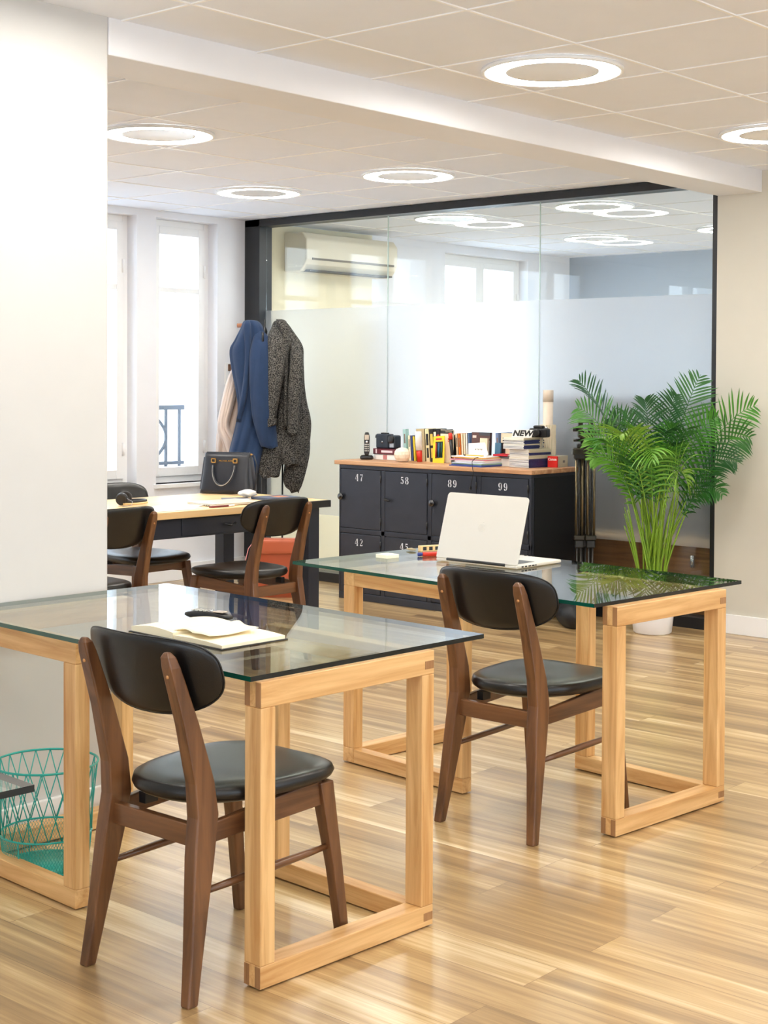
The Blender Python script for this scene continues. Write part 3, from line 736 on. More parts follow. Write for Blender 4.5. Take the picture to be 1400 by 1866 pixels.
# closed laptop, papers, pens, notebooks
c = thing('closed_laptop', 'closed thin silver laptop lying flat on the desk in front of the handbag', 'laptop', (5.43, 5.89, ZD), R(-6))
bx('base', (-.16, -.11, .002), (.16, .11, .009), SILVER, c, .003); bx('lid', (-.16, -.11, .0095), (.16, .11, .015), SILVER, c, .003)
for i in range(3): bx('port', (-.1605, -.09 + i * .02, .004), (-.159, -.078 + i * .02, .007), BLKP, c)
t = thing('ballpoint_pen', 'dark red pen lying beside the closed laptop on the desk', 'pen', (5.20, 5.755, ZD + .005), rot=(0, R(90), R(-4)))
MB().lathe([(0, 0), (.004, .004), (.005, .02), (.005, .13)], 10).build('barrel', mat('maroon_plastic', (120, 40, 44), .4), t)
MB().lathe([(.0045, .13), (.0045, .17), (0, .172)], 10).build('white_end', PAPER, t)
for i, (x, y, a) in enumerate(((5.05, 5.90, 8), (4.98, 5.86, -6), (5.12, 5.93, 22))):
    tag(bx('paper_sheet', (-.148, -.105, 0), (.148, .105, .0008), PAPER, None, loc=(x, y, ZD + .0009 * i), rz=R(a)), ('white sheet of paper on the desk, bottom of three', 'white sheet of paper on the desk, middle of three', 'white sheet of paper on the desk, topmost of three')[i], 'paper', 'loose paper sheets on the desk')
t = thing('notebook', 'blue-grey hardcover notebook at the right end of the desk', 'notebook', (5.86, 5.93, ZD), R(-8))
bx('cover', (-.11, -.085, 0), (.11, .085, .014), mat('slate_blue_cover', (72, 84, 108), .6), t, .002); bx('picture_patch', (-.02, -.05, .014), (.06, .03, .0145), mat('orange_print', (190, 120, 80), .6), t)
t = thing('notebook', 'small grey notebook under a white crumpled tissue on the desk', 'notebook', (5.68, 6.06, ZD), R(-30))
bx('cover', (-.075, -.05, 0), (.075, .05, .008), mat('grey_cover', (120, 124, 134), .5), t, .002); bx('page_block', (-.073, -.0505, .002), (.073, .048, .007), PAPER, t)
b = MB(); n = 16; rg = []
for i in range(9):
    a = math.pi * i / 8; rg.append([Vector(((.045 * math.sin(a) + .001) * (1 + .35 * math.sin(5 * k * .39 + i * 2.1)) * math.cos(2 * math.pi * k / n), (.045 * math.sin(a) + .001) * (1 + .3 * math.cos(4 * k * .39 + i)) * math.sin(2 * math.pi * k / n), .022 - .022 * math.cos(a))) for k in range(n)])
tag(b.loft(rg).build('crumpled_tissue', PAPER, None, loc=(5.76, 6.05, ZD + .009)), 'crumpled white tissue lying between the notebooks on the desk', 'tissue')
# wall switch near the coats
t = thing('light_switch', 'small white wall switch with brown square left of the blue coat', 'light switch', (7.47, WY - .012, 1.47))
bx('plate', (-.04, 0, -.08), (.04, .012, .08), TRIMW, t, .003); bx('rocker', (-.015, -.006, .02), (.03, 0, .07), mat('brown_rocker', (110, 72, 48), .5), t, .002)

# ------------------------------------------------------------------ coat stand and coats
csx, csy = 7.16, 7.36
cs = thing('coat_stand', 'black turned coat stand carrying the coats beside the partition', 'coat stand', (csx, csy, 0), AR - math.pi / 2)
# local x = to the right of the viewer, y = away
MB().lathe([(.018, .02), (.022, .3), (.02, .9), (.018, 1.55), (.026, 1.57), (.026, 1.60), (.014, 1.62), (.024, 1.65), (.028, 1.68), (.024, 1.70), (.010, 1.72), (.016, 1.74), (.020, 1.76), (.014, 1.78), (.005, 1.80), (.003, 1.84), (0, 1.845)], 20).build('pole', BLACKM, cs)
for k in range(4):
    a = R(45 + 90 * k); MB().tube([(.0, 0, .14), (.12 * math.cos(a), .12 * math.sin(a), .09), (.24 * math.cos(a), .24 * math.sin(a), .02), (.27 * math.cos(a), .27 * math.sin(a), .012)], .013, 8).build('foot', BLACKM, cs)
for a_, z in ((8, 1.60), (172, 1.60), (120, 1.58), (60, 1.6), (-90, 1.58)):
    a = R(a_); MB().tube([(0, 0, z), (.09 * math.cos(a), .09 * math.sin(a), z + .03), (.14 * math.cos(a), .14 * math.sin(a), z + .12), (.145 * math.cos(a), .145 * math.sin(a), z + .17)], .008, 8).build('hook', BLACKM, cs)
MB().tube([(.12, .1, 0.05), (.12, .1, .85)], .006, 8).build('umbrella_rod', BLACKM, cs)
MB().tube([(-.19, .03, 1.80), (-.10, .02, 1.805)], [.016, .012], 10).build('wooden_peg', wood('peg', (190, 120, 70), (150, 90, 50), 'X'), cs)
def drape(levels, seed, folds, amp, y0=0, n=96, sub=5):
    """levels: (z, left, right, halfdepth[, y shift]); smooth interpolation, vertical creases"""
    rnd = random.Random(seed); ph = [rnd.uniform(0, 6.28) for _ in range(6)]
    lv = [tuple(l) + ((0,) if len(l) == 4 else ()) for l in levels]
    L_ = []; m_ = len(lv)
    for i in range(m_ - 1):
        pa, pb, pc, pd = lv[max(i - 1, 0)], lv[i], lv[i + 1], lv[min(i + 2, m_ - 1)]
        for j in range(sub):
            t = j / sub
            L_.append([.5 * (2 * pb[q] + (pc[q] - pa[q]) * t + (2 * pa[q] - 5 * pb[q] + 4 * pc[q] - pd[q]) * t * t + (3 * pb[q] - pa[q] - 3 * pc[q] + pd[q]) * t ** 3) for q in range(5)])
    L_.append(list(lv[-1])); N = len(L_); rings = []
    for i, (z, a, b_, d, ys_) in enumerate(L_):
        u = i / (N - 1); ring_ = []; cxx = (a + b_) / 2; hw = (b_ - a) / 2
        for k in range(n):
            t_ = 2 * math.pi * k / n; c_, s_ = math.cos(t_), math.sin(t_)
            w1 = abs(math.sin(folds * .5 * t_ + ph[0] + 1.3 * math.sin(u * 2.6 + ph[1]))) ** .7
            w2 = abs(math.sin((folds * .5 + 1) * t_ + ph[2] + 2.2 * u)) ** .8
            f = 1 + amp * (.35 + .65 * u) * ((w1 - .6) * .8 + (w2 - .6) * .45)
            ring_.append(Vector((cxx + hw * c_ * (1 + (f - 1) * .10), y0 + ys_ + d * s_ * f, z + .012 * math.cos(2 * t_ + ph[3]) * (u > .95))))
        rings.append(ring_)
    return MB().loft(rings)
def DR(name, m_, parent, lv, seed, folds, amp, y0=0):
    return drape(lv, seed, folds, amp, y0).build(name, m_, parent)
BLUE = mat('blue_wool', (29, 51, 84), .95, sheen=.1, vary=.12, vscale=20, bump=.2, bscale=300)
TW = speckle('grey_tweed', (16, 16, 18), (104, 101, 96), 150)
BJ = mat('beige_quilted', (214, 196, 184), .7, vary=.08)
# px -> local: x=(px-484)/263 ; z from height table
co = thing('coat', 'royal blue wool coat hanging on the left of the coat stand', 'coat', (csx, csy, 0), AR - math.pi / 2)
DR('coat_body', BLUE, co, [(1.838, -.115, -.085, .01), (1.828, -.145, -.04, .04), (1.78, -.165, -.005, .07), (1.70, -.205, .02, .085), (1.63, -.238, .035, .09), (1.50, -.225, .045, .09), (1.32, -.190, .045, .09), (1.20, -.182, .04, .09), (1.08, -.205, .03, .10), (.95, -.238, .02, .11), (.80, -.265, -.02, .12)], 3, 5, .55, 0)
DR('sleeve', BLUE, co, [(1.76, -.06, .0, .02, .04), (1.70, -.075, .045, .05, .0), (1.62, -.09, .066, .065, -.02), (1.50, -.092, .074, .065, -.035), (1.36, -.088, .078, .062, -.04), (1.20, -.075, .086, .058, -.04), (1.08, -.048, .094, .052, -.035), (.985, -.018, .102, .042, -.03), (.972, -.010, .102, .036, -.03)], 5, 3, .3, -.08)
DR('lapel', BLUE, co, [(1.832, -.125, -.095, .015, .03), (1.78, -.135, -.085, .025), (1.6, -.125, -.085, .025), (1.4, -.14, -.10, .025), (1.25, -.165, -.125, .02), (1.15, -.185, -.155, .012, .02)], 8, 2, .2, -.095)
ct = thing('coat', 'long grey tweed coat hanging on the right of the coat stand', 'coat', (csx, csy, 0), AR - math.pi / 2)
DR('coat_body', TW, ct, [(1.838, .085, .115, .01), (1.825, .06, .15, .04), (1.76, .04, .20, .07), (1.66, .045, .262, .08), (1.55, .07, .268, .08), (1.40, .08, .275, .08), (1.28, .07, .29, .085), (1.15, .055, .318, .09), (1.05, .045, .316, .09), (.92, .02, .30, .09), (.86, .01, .285, .08), (.84, .02, .275, .07)], 11, 6, .8, .02)
DR('sleeve', TW, ct, [(1.80, .06, .10, .02, .05), (1.74, .035, .135, .05, .0), (1.64, .025, .16, .062, -.02), (1.50, .024, .150, .062, -.035), (1.36, .024, .125, .058, -.04), (1.22, .026, .100, .052, -.04), (1.155, .028, .092, .048, -.04)], 12, 3, .35, -.09)
DR('cuff', TW, ct, [(1.165, .022, .098, .053), (1.12, .024, .098, .053)], 12, 3, .1, -.13)
DR('sleeve', TW, ct, [(1.68, .19, .24, .02, .05), (1.60, .185, .268, .04, .0), (1.48, .178, .275, .05, -.01), (1.32, .170, .262, .05, -.02), (1.18, .168, .248, .046, -.02), (1.10, .168, .243, .042, -.02)], 14, 3, .4, -.10)
DR('cuff', TW, ct, [(1.11, .165, .247, .046), (1.065, .166, .246, .046)], 14, 3, .1, -.12)
DR('front_panel', TW, ct, [(1.15, .03, .13, .03, .04), (1.0, .0, .145, .05), (.88, -.025, .13, .055), (.80, -.03, .115, .05), (.765, -.02, .108, .045)], 15, 4, .5, -.045)
DR('middle_panel', TW, ct, [(1.2, .11, .20, .03, .03), (1.0, .11, .22, .04), (.90, .12, .215, .04), (.845, .15, .22, .03)], 25, 4, .5, -.05)
DR('tail_panel', TW, ct, [(1.1, .17, .31, .03, .02), (.95, .155, .315, .045), (.85, .14, .30, .05), (.75, .13, .275, .05), (.69, .145, .255, .04), (.655, .19, .235, .025)], 16, 4, .45, .04)
DR('collar', TW, ct, [(1.842, .085, .125, .02, .03), (1.82, .09, .16, .045), (1.72, .125, .178, .035), (1.55, .135, .172, .028), (1.35, .140, .170, .022), (1.1, .142, .165, .018)], 19, 2, .2, -.095)
cj = thing('jacket', 'pale beige puffer jacket hanging behind the blue coat', 'jacket', (csx, csy, 0), AR - math.pi / 2)
DR('jacket_body', BJ, cj, [(1.70, -.16, -.05, .03), (1.60, -.22, -.05, .05), (1.42, -.26, -.08, .06), (1.25, -.31, -.10, .07), (1.08, -.345, -.12, .07), (.95, -.355, -.13, .07), (.86, -.35, -.14, .06)], 21, 7, .7, .19)
DR('sleeve', BJ, cj, [(1.50, -.24, -.20, .02, .04), (1.40, -.275, -.19, .04), (1.25, -.31, -.22, .05), (1.1, -.335, -.25, .05), (1.0, -.30, -.20, .05), (.9, -.27, -.19, .045)], 22, 5, .6, .09)

# orange satchel on the floor under the desk side
og = thing('satchel', 'orange-brown leather satchel with pink strap standing on the floor behind the chair', 'bag', (6.90, 6.96, 0), R(-49))
OR = mat('orange_leather', (178, 84, 52), .35, coat=.3, vary=.1)
rings = []
for i in range(9):
    u = i / 8; rings.append([Vector((c_ * (.165 - .015 * u), s_ * (.06 - .02 * u), .36 * u)) for c_, s_ in [sup(2 * math.pi * q / 28, 1, 1, 5) for q in range(28)]])
MB().loft(rings).build('body', OR, og)
MB().box((-.153, -.062, .28), (.153, .045, .385)).build('flap', mat('orange_flap', (190, 96, 64), .35, coat=.3), og, .024, 4)
for s in (-1, 1): MB().tube([(s * .09, -.04, .37), (s * .13, -.05, .40), (s * .19, -.05, .32), (s * .23, -.05, .15), (s * .21, -.05, .01)], .006, 8, flat=.5).build('strap', mat('pink_strap', (226, 150, 150), .5), og)

# ------------------------------------------------------------------ locker cabinet
FX = 7.13
cb = thing('locker_cabinet', 'black steel locker cabinet with white stencilled numbers on its doors', 'cabinet', (FX, 5.085, 0), 0)
CW = 6.625 - 5.085; CD = 7.60 - FX; CHT = .878
mb = MB()
mb.box((.02, 0, .02), (CD, CW, CHT)).box((0, 0, .0), (.02, CW, .048)).box((0, 0, .852), (.02, CW, CHT)).box((0, 0, .432), (.02, CW, .464))
stp = [0, .022, .365, .385, .737, .762, .785 + .0]
pw = CW / 4
cols = []
for i in range(4):
    a = i * pw + .019; b_ = (i + 1) * pw - .014; cols.append((a, b_))
mb.box((0, 0, .048), (.02, cols[0][0], .852)); mb.box((0, cols[3][1], .048), (.02, CW, .852))
for i in range(3): mb.box((0, cols[i][1], .048), (.02, cols[i + 1][0], .852))
mb.build('body', STEEL, cb, .003)
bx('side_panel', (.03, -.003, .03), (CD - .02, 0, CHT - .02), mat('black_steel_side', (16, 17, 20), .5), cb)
STW = mat('stencil_white', (226, 230, 236), .6)
# stencil digits as tapering ribbons (x to the right, y up, height 1)
def arc(cx_, cy_, rx, ry, a0, a1, w0, w1, n=12):
    out = []
    for i in range(n):
        u = i / (n - 1); a = R(a0 + (a1 - a0) * u); out.append((cx_ + rx * math.cos(a), cy_ + ry * math.sin(a), w0 + (w1 - w0) * math.sin(math.pi * u)))
    return out
DIG = {
 '8': [arc(.3, .75, .19, .22, 100, 260, .04, .17), arc(.3, .75, .19, .22, 80, -80, .04, .17), arc(.3, .27, .22, .25, 100, 260, .04, .19), arc(.3, .27, .22, .25, 80, -80, .04, .19)],
 '9': [arc(.3, .68, .2, .29, 95, 265, .04, .19), arc(.3, .68, .2, .29, 80, -60, .04, .12), [(.5, .7, .18), (.51, .45, .19), (.47, .2, .14), (.36, .04, .06), (.2, .02, .05)], arc(.16, .13, .05, .07, 0, 360, .09, .09)],
 '5': [[(.14, .98, .04), (.14, .58, .05)], [(.12, .90, .18), (.5, .92, .14)], arc(.28, .32, .23, .29, 120, -80, .05, .2), arc(.14, .14, .05, .06, 0, 360, .09, .09)],
 '4': [[(.42, 1.0, .2), (.42, .33, .2)], [(.42, .27, .2), (.42, .04, .2)], [(.28, .02, .06), (.56, .02, .06)], [(.30, .94, .05), (.02, .33, .05)], [(.0, .3, .06), (.29, .3, .06)], [(.55, .3, .06), (.62, .3, .06)]],
 '7': [[(.08, .92, .17), (.3, .9, .13), (.54, .94, .12)], [(.52, .86, .05), (.34, .5, .12), (.28, .25, .2), (.28, .02, .18)]],
 '2': [arc(.3, .73, .2, .24, 170, 60, .09, .05), [(.47, .85, .12), (.5, .7, .19), (.42, .5, .13), (.2, .25, .06), (.08, .12, .05)], [(.07, .06, .09), (.3, .08, .15), (.54, .08, .1)], [(.54, .08, .05), (.56, .24, .05)]],
}
def digits(name, s, H, M, parent):
    b = MB(); w_ = .86
    for ci, chx in enumerate(s):
        ox = (ci - (len(s) - 1) / 2) * w_ - .3
        for st in DIG[chx]:
            L_ = []; 
            for i, (x, y, tw) in enumerate(st):
                x2, y2 = st[min(i + 1, len(st) - 1)][:2]; x1, y1 = st[max(i - 1, 0)][:2]
                dx, dy = x2 - x1, y2 - y1; l = math.hypot(dx, dy) or 1; nx, ny = -dy / l, dx / l
                L_.append(((x + nx * tw * .42), (y + ny * tw * .42), (x - nx * tw * .42), (y - ny * tw * .42)))
            for i in range(len(L_) - 1):
                a, c_ = L_[i], L_[i + 1]
                vs = [Vector(((ox + p) * H, (q - .5) * H, z)) for z in (0, .0006) for p, q in ((a[0], a[1]), (a[2], a[3]), (c_[2], c_[3]), (c_[0], c_[1]))]
                b.add([M @ v for v in vs], [(0, 1, 2, 3), (4, 7, 6, 5), (0, 4, 5, 1), (1, 5, 6, 2), (2, 6, 7, 3), (3, 7, 4, 0)])
    return b.build(name, STW, parent)
nums = {(3, 1): '47', (2, 1): '58', (1, 1): '89', (0, 1): '99', (3, 0): '42', (2, 0): '45'}
for i, (a, b_) in enumerate(cols):
    for r_, (z0, z1) in enumerate(((.051, .429), (.467, .849))):
        d = bx('door', (-.002, a + .003, z0), (.016, b_ - .003, z1), STEEL, cb, .0025)
        for hz in (z0 + .055, z1 - .055):
            MB().lathe([(.0055, -.022), (.0055, .022)], 10, (-.004, a + .001, hz)).build('hinge', BLKP, d)
        kz = z1 - .18
        if (i, r_) == (2, 1):
            MB().tube([(-.004, b_ - .012, kz), (-.02, b_ - .012, kz), (-.022, b_ - .02, kz), (-.022, b_ - .055, kz - .006)], [.008, .008, .009, .006], 10).build('latch_handle', BLKP, d)
        elif r_ == 1:
            MB().lathe([(.012, 0), (.012, .008), (.022, .012), (.023, .018), (.017, .026), (0, .029)], 20, M=Matrix.Translation((-.002, b_ - .014, kz)) @ Matrix.Rotation(R(-90), 4, 'Y')).build('knob', mat('glossy_black', (12, 14, 20), .08, coat=1), d)
        if (i, r_) in nums:
            yc = a + (b_ - a) * .53
            digits('stencil_number', nums[(i, r_)], .046, facing((-.0026, yc, z1 - .052), (0, -1, 0)), d)
CTOP = lambda a: wood('rustic_top', (214, 170, 128), (168, 116, 76), a, .9, .5)
bx('wooden_top', (-.022, -.02, .878), (.485, CW + .025, .905), CTOP('Y'), cb, .004)

ZT = .9055
# objects on the cabinet -------------------------------------------------
ph = handset('black cordless phone standing in its charger at the left end of the cabinet', (7.30, 6.535, ZT + .10), (0, R(-78), R(41)), True)
t = thing('phone_charger', 'black oval charging base under the standing cordless phone', 'charger', (7.305, 6.54, ZT), R(0))
MB().lathe([(.04, 0), (.048, .006), (.047, .018), (.038, .028), (0, .030)], 28).build('base', BLKP, t); t.scale = (.8, 1.05, 1)
def book(name, label, x, y, z, th, h, d, col, lean=0, pagecol=PAPER, group='books standing in a row on the cabinet', yaw=0, marks=None, lying=False):
    """standing book: spine towards -x ; th along y, h up, d along x"""
    m_ = mat('cover_%02x%02x%02x' % col, col, .5)
    if lying: rot = (0, 0, yaw)
    else: rot = (lean, 0, yaw)
    t = thing(name, label, 'book', (x, y, z), group=group, rot=rot)
    c = .0018
    if lying:
        q = MB().box((0, 0, 0), (d, h, c)).box((0, 0, th - c), (d, h, th)).box((0, 0, 0), (c, h, th)); q.build('cover', m_, t)
        bx('pages', (c, .003, c), (d - .003, h - .003, th - c), pagecol, t)
    else:
        q = MB().box((0, 0, 0), (d, c, h)).box((0, th - c, 0), (d, th, h)).box((0, 0, 0), (c, th, h)); q.build('cover', m_, t)
        bx('pages', (c, c, .003), (d - .003, th - c, h - .004), pagecol, t)
    if marks:
        mm_ = mat('print_%02x%02x%02x' % marks[0], marks[0], .5); b = MB()
        for z0, z1, inset in marks[1:]:
            if lying: b.box((-.0006, h * z0, th * inset), (0, h * z1, th * (1 - inset)))
            else: b.box((-.0006, th * inset, h * z0), (0, th * (1 - inset), h * z1))
        b.build('spine_print', mm_, t)
    return t
# two lying books with the instant camera on top
book('book', 'white lying book, lower of the two under the boxy camera', 7.34, 6.30, ZT, .037, .205, .16, (236, 234, 232), lying=True, group='books lying under the camera', marks=((190, 120, 120), (.45, .62, .1)))
book('book', 'maroon lying book, upper of the two under the boxy camera', 7.335, 6.30, ZT + .0375, .036, .21, .16, (104, 40, 52), lying=True, group='books lying under the camera', marks=((232, 214, 220), (.2, .66, .3), (.84, .9, .1)))
cm = thing('instant_camera', 'boxy dark blue-black camera standing on the lying books', 'camera', (7.36, 6.325, ZT + .0742), 0)
CB = mat('camera_body', (38, 46, 58), .45)
bx('body', (0, .075, 0), (.06, .185, .095), CB, cm, .008, seg=3); bx('grip', (0, .02, 0), (.07, .078, .088), CB, cm, .012, seg=3)
MB().lathe([(.026, 0), (.026, .014), (.020, .02), (0, .016)], 24, M=Matrix.Translation((.002, .047, .06)) @ Matrix.Rotation(R(-90), 4, 'Y')).build('lens_ring', BLKP, cm)
bx('shutter_plate', (-.003, .028, .008), (.002, .062, .036), mat('light_grey_plate', (180, 190, 200), .3), cm, .002)
MB().lathe([(.008, 0), (.008, .002), (0, .003)], 16, M=Matrix.Translation((0, .13, .042)) @ Matrix.Rotation(R(-90), 4, 'Y')).build('badge', CHROME, cm)
MB().tube([(.02, .185, .08), (.02, .198, .085), (.02, .202, .07), (.02, .186, .066)], .005, 8).build('strap_lug', BLKP, cm)
bx('viewfinder', (.01, .10, .0945), (.04, .15, .103), BLKP, cm, .003)
# round pleated paper vase
tv = MB(); prof = [(.02, 0), (.036, .006), (.048, .025), (.052, .045), (.048, .066), (.036, .082), (.018, .09), (.012, .088)]
vs = []; n = 96
fs = []
for i, (r_, z) in enumerate(prof):
    for k in range(n):
        a = 2 * math.pi * k / n; rr_ = r_ * (1 + .045 * (1 - abs(((k + i * 3) % 8) / 4 - 1) * 2) * .5); vs.append((rr_ * math.cos(a), rr_ * math.sin(a), z))
for i in range(len(prof) - 1):
    for k in range(n): fs.append((i * n + k, i * n + (k + 1) % n, (i + 1) * n + (k + 1) % n, (i + 1) * n + k))
fs.append(tuple(range(n - 1, -1, -1)))
tag(MB().add(vs, fs, 0, False).build('pleated_vase', mat('cream_ceramic', (240, 226, 204), .5), None, loc=(7.255, 6.19, ZT)), 'small round cream pleated vase in front of the books', 'vase')
# the row of standing books: (y_left, y_right, height, depth, colour, label, lean)
XS = 7.40
RB = [
 (6.27, 6.295, .205, .03, (168, 208, 206), 'tall pale teal book leaning at the left end of the row', 4),
 (6.235, 6.255, .165, .11, (236, 226, 196), 'short cream book with small dark mark beside the teal book', 4),
 (6.215, 6.232, .165, .12, (52, 66, 120), 'short dark blue book near the left end of the row', 4),
 (6.195, 6.212, .16, .12, (222, 196, 40), 'thin yellow book behind the round vase', 5),
 (6.115, 6.185, .212, .12, (190, 172, 132), 'thick tan book at the left of the tall group', 3),
 (6.075, 6.108, .212, .14, (244, 230, 180), 'cream book with black spine lettering', 4),
 (6.038, 6.072, .212, .14, (40, 34, 30), 'black and yellow patterned book', 4),
 (6.012, 6.034, .195, .14, (246, 234, 208), 'thin cream book right of the black and yellow one', 5),
 (5.978, 6.008, .21, .14, (36, 30, 36), 'black book with red and white spine lettering', 6),
 (5.86, 5.90, .18, .14, (22, 22, 24), 'slim black book behind the yellow pencil pack', 7),
 (5.838, 5.857, .19, .14, (240, 216, 178), 'slim cream book beside the orange one', 5),
 (5.818, 5.836, .19, .14, (238, 128, 40), 'slim orange book in the middle of the row', 5),
 (5.80, 5.815, .19, .14, (248, 232, 200), 'slim ivory book right of the orange one', 4),
 (5.782, 5.798, .19, .14, (240, 222, 190), 'slim cream book in the middle of the row, second right of orange', 3),
 (5.765, 5.779, .192, .14, (236, 236, 230), 'slim white book left of the blue-grey spine', 3),
 (5.748, 5.762, .195, .14, (88, 112, 150), 'slim blue-grey spined book left of the brown one', 3),
 (5.52, 5.545, .20, .14, (112, 132, 170), 'slate blue book right of the brown one', 2),
 (5.40, 5.418, .195, .13, (176, 40, 124), 'magenta book leaning in the row', -8),
 (5.372, 5.392, .195, .13, (44, 56, 88), 'navy book leaning right of the magenta one', -9),
 (5.335, 5.362, .19, .13, (232, 224, 200), 'off-white book leaning right of the navy one', -9),
]
for y0, y1, h, d, col, lb, ln in RB:
    mk = None
    if 'lettering' in lb or 'patterned' in lb: mk = ((200, 60, 50) if 'red' in lb else (30, 28, 26) if 'cream' in lb else (230, 200, 90), (.12, .42, .25), (.5, .85, .2))
    elif y1 - y0 > .018: mk = ((120, 100, 90), (.55, .85, .3))
    book('book', lb, XS, y0, ZT, y1 - y0, h, d, col, lean=R(-ln), marks=mk)
# books turned with the cover forward
def cover_book(label, x, y0, y1, h, th, col, parts, lean=3, pagecol=PAPER):
    t = thing('book', label, 'book', (x, y0, ZT), group='books standing in a row on the cabinet', rot=(0, R(lean), 0))
    W_ = y1 - y0
    q = MB().box((0, 0, 0), (.002, W_, h)).box((th - .002, 0, 0), (th, W_, h)).box((0, 0, 0), (th, .002, h)); q.build('cover', mat('cover_%02x%02x%02x' % col, col, .45), t)
    bx('pages', (.002, .002, .003), (th - .002, W_ - .003, h - .003), pagecol, t)
    for (a, b_, c_, d, cc) in parts: bx('cover_print', (-.0006, W_ * a, h * c_), (0, W_ * b_, h * d), mat('print_%02x%02x%02x' % cc, cc, .5), t)
    return t
tb = cover_book('cream magazine with black masthead standing behind the yellow pencil pack', 7.37, 5.872, 5.975, .21, .012, (238, 226, 200), [(.0, 1, .88, .985, (44, 38, 34)), (.1, .6, .905, .955, (226, 216, 190))])
text_mesh('cover_lettering', 'ST', .034, mat('red_print', (206, 54, 40), .5), facing((-.0012, .022, .145), (0, -1, 0)), tb, .0004, .0012)
cover_book('large brown book with black title bar facing forward', 7.40, 5.60, 5.745, .20, .02, (92, 62, 56), [(.02, .35, .3, .75, (206, 206, 208)), (.0, .6, .9, 1.0, (70, 70, 74)), (.75, .95, .82, .9, (230, 210, 200))])
cover_book('small cream book with brown strip in front of the brown book', 7.375, 5.60, 5.66, .165, .015, (240, 222, 190), [(.1, .9, .42, .5, (120, 90, 60))])
cover_book('beige book with dark title facing forward in the right half of the row', 7.405, 5.425, 5.52, .20, .015, (230, 216, 186), [(.1, .85, .75, .86, (90, 84, 76)), (.6, .95, .1, .7, (70, 50, 46))])
cover_book('blue photo-covered book low in front of the beige one', 7.38, 5.50, 5.545, .14, .012, (70, 112, 140), [(.1, .9, .1, .5, (40, 70, 100))])
cover_book('pale grey-beige folder standing at the right end of the row', 7.43, 5.23, 5.33, .195, .012, (226, 216, 190), [(.6, .9, .8, .86, (150, 140, 130))], lean=4)
# pencil pack, glue stick, marker pen
t = thing('pencil_pack', 'yellow blister pack of dark pencils leaning against the books', 'pencil pack', (7.325, 5.902, ZT), rot=(R(-5), R(8), 0))
YL = mat('yellow_card', (250, 206, 20), .45)
bx('card', (0, 0, 0), (.004, .092, .175), YL, t, .001); bx('window', (-.0012, .012, .035), (0, .072, .14), mat('pack_black', (30, 32, 30), .3), t)
for i, cc in enumerate(((30, 90, 80), (30, 60, 56), (40, 110, 150), (40, 44, 44), (206, 60, 40))):
    MB().tube([(-.004, .018 + i * .0115, .04), (-.004, .018 + i * .0115, .132)], .0035, 6).build('pencil', mat('pencil_%02x%02x%02x' % cc, cc, .4), t)
bx('red_title', (-.0008, .022, .15), (0, .07, .162), mat('red_print', (206, 54, 40), .5), t)
t = thing('glue_stick', 'white tube with red lower half standing before the tan book', 'glue stick', (7.33, 6.105, ZT), rot=(R(-4), 0, 0))
MB().lathe([(.0, 0), (.017, 0), (.019, .075)], 20).build('red_body', mat('red_plastic', (214, 48, 32), .35), t)
MB().lathe([(.022, .074), (.022, .19), (.019, .196), (0, .196)], 20).build('white_cap', PAPER, t)
t = thing('marker_pen', 'black marker pen with red cap standing among the books', 'pen', (7.37, 5.865, ZT), rot=(R(-7), 0, 0))
MB().lathe([(0, 0), (.010, 0), (.011, .15)], 14).build('barrel', BLKP, t); MB().lathe([(.013, .15), (.013, .19), (0, .194)], 14).build('cap', mat('red_plastic', (214, 48, 32), .35), t)
# heap of papers in front
PC = [((60, 80, 150), 'blue'), ((84, 104, 170), 'pale blue'), ((150, 190, 150), 'green'), ((200, 210, 230), 'grey-blue'), ((244, 240, 232), 'white'), ((250, 246, 240), 'ivory'), ((226, 140, 160), 'pink'), ((242, 236, 220), 'cream'), ((246, 180, 80), 'orange'), ((250, 248, 244), 'bright white')]
for i, (cc, nm_) in enumerate(PC):
    a = random.uniform(-6, 6); z = ZT + i * .0062
    tag(bx('folder', (-.10 + random.uniform(-.01, .01), -.135, 0), (.09, .12 + random.uniform(-.02, .02), .0055), mat('folder_%02x%02x%02x' % cc, cc, .6), None, .0005, loc=(7.245 if i < 4 else 7.26, 5.585, z), rz=R(a)),
        '%s document folder in the low pile in front of the books' % nm_, 'folder', 'folders in the low pile on the cabinet')
zz = ZT + .0625
e = thing('envelope', 'open pale envelope leaning back on the pile of folders', 'envelope', (7.27, 5.60, zz), rot=(0, R(28), R(4)))
EV = mat('envelope_paper', (226, 220, 212), .8)
MB().prism([(-.06, 0), (.075, 0), (.085, .01), (.035, .09), (-.085, .08)], 0, .001, M=facing((0, 0, 0), (0, -1, 0))).build('sheet', EV, e)
for i in range(5): bx('print_mark', (-.0018, -.03 + i * .011, .035 + .004 * (i % 2)), (-.0002, -.023 + i * .011, .045), mat('grey_print', (130, 124, 120), .6), e)
t = thing('ballpoint_pen', 'yellow and black pen lying on the pile of folders', 'pen', (7.185, 5.62, zz + .004), rot=(R(90), 0, R(0)))
MB().lathe([(0, 0), (.003, .003), (.0035, .14)], 8).build('barrel', mat('yellow_pen', (240, 180, 50), .4), t); MB().lathe([(.004, -.012), (.004, .002)], 8).build('cap', BLKP, t)
# red thin books behind the catalogue stack
book('book', 'small red book lying between the envelope and the catalogue stack', 7.30, 5.385, ZT + .062, .012, .11, .10, (206, 34, 48), lying=True, group='books lying by the folders')
book('book', 'small grey book lying beneath the small red book', 7.31, 5.38, ZT + .05, .011, .11, .10, (110, 110, 120), lying=True, group='books lying by the folders')
tag(bx('box_file', (0, 0, 0), (.10, .10, .049), PAPER, None, .001, loc=(7.325, 5.375, ZT)), 'white block of paper beneath the small lying books', 'paper')
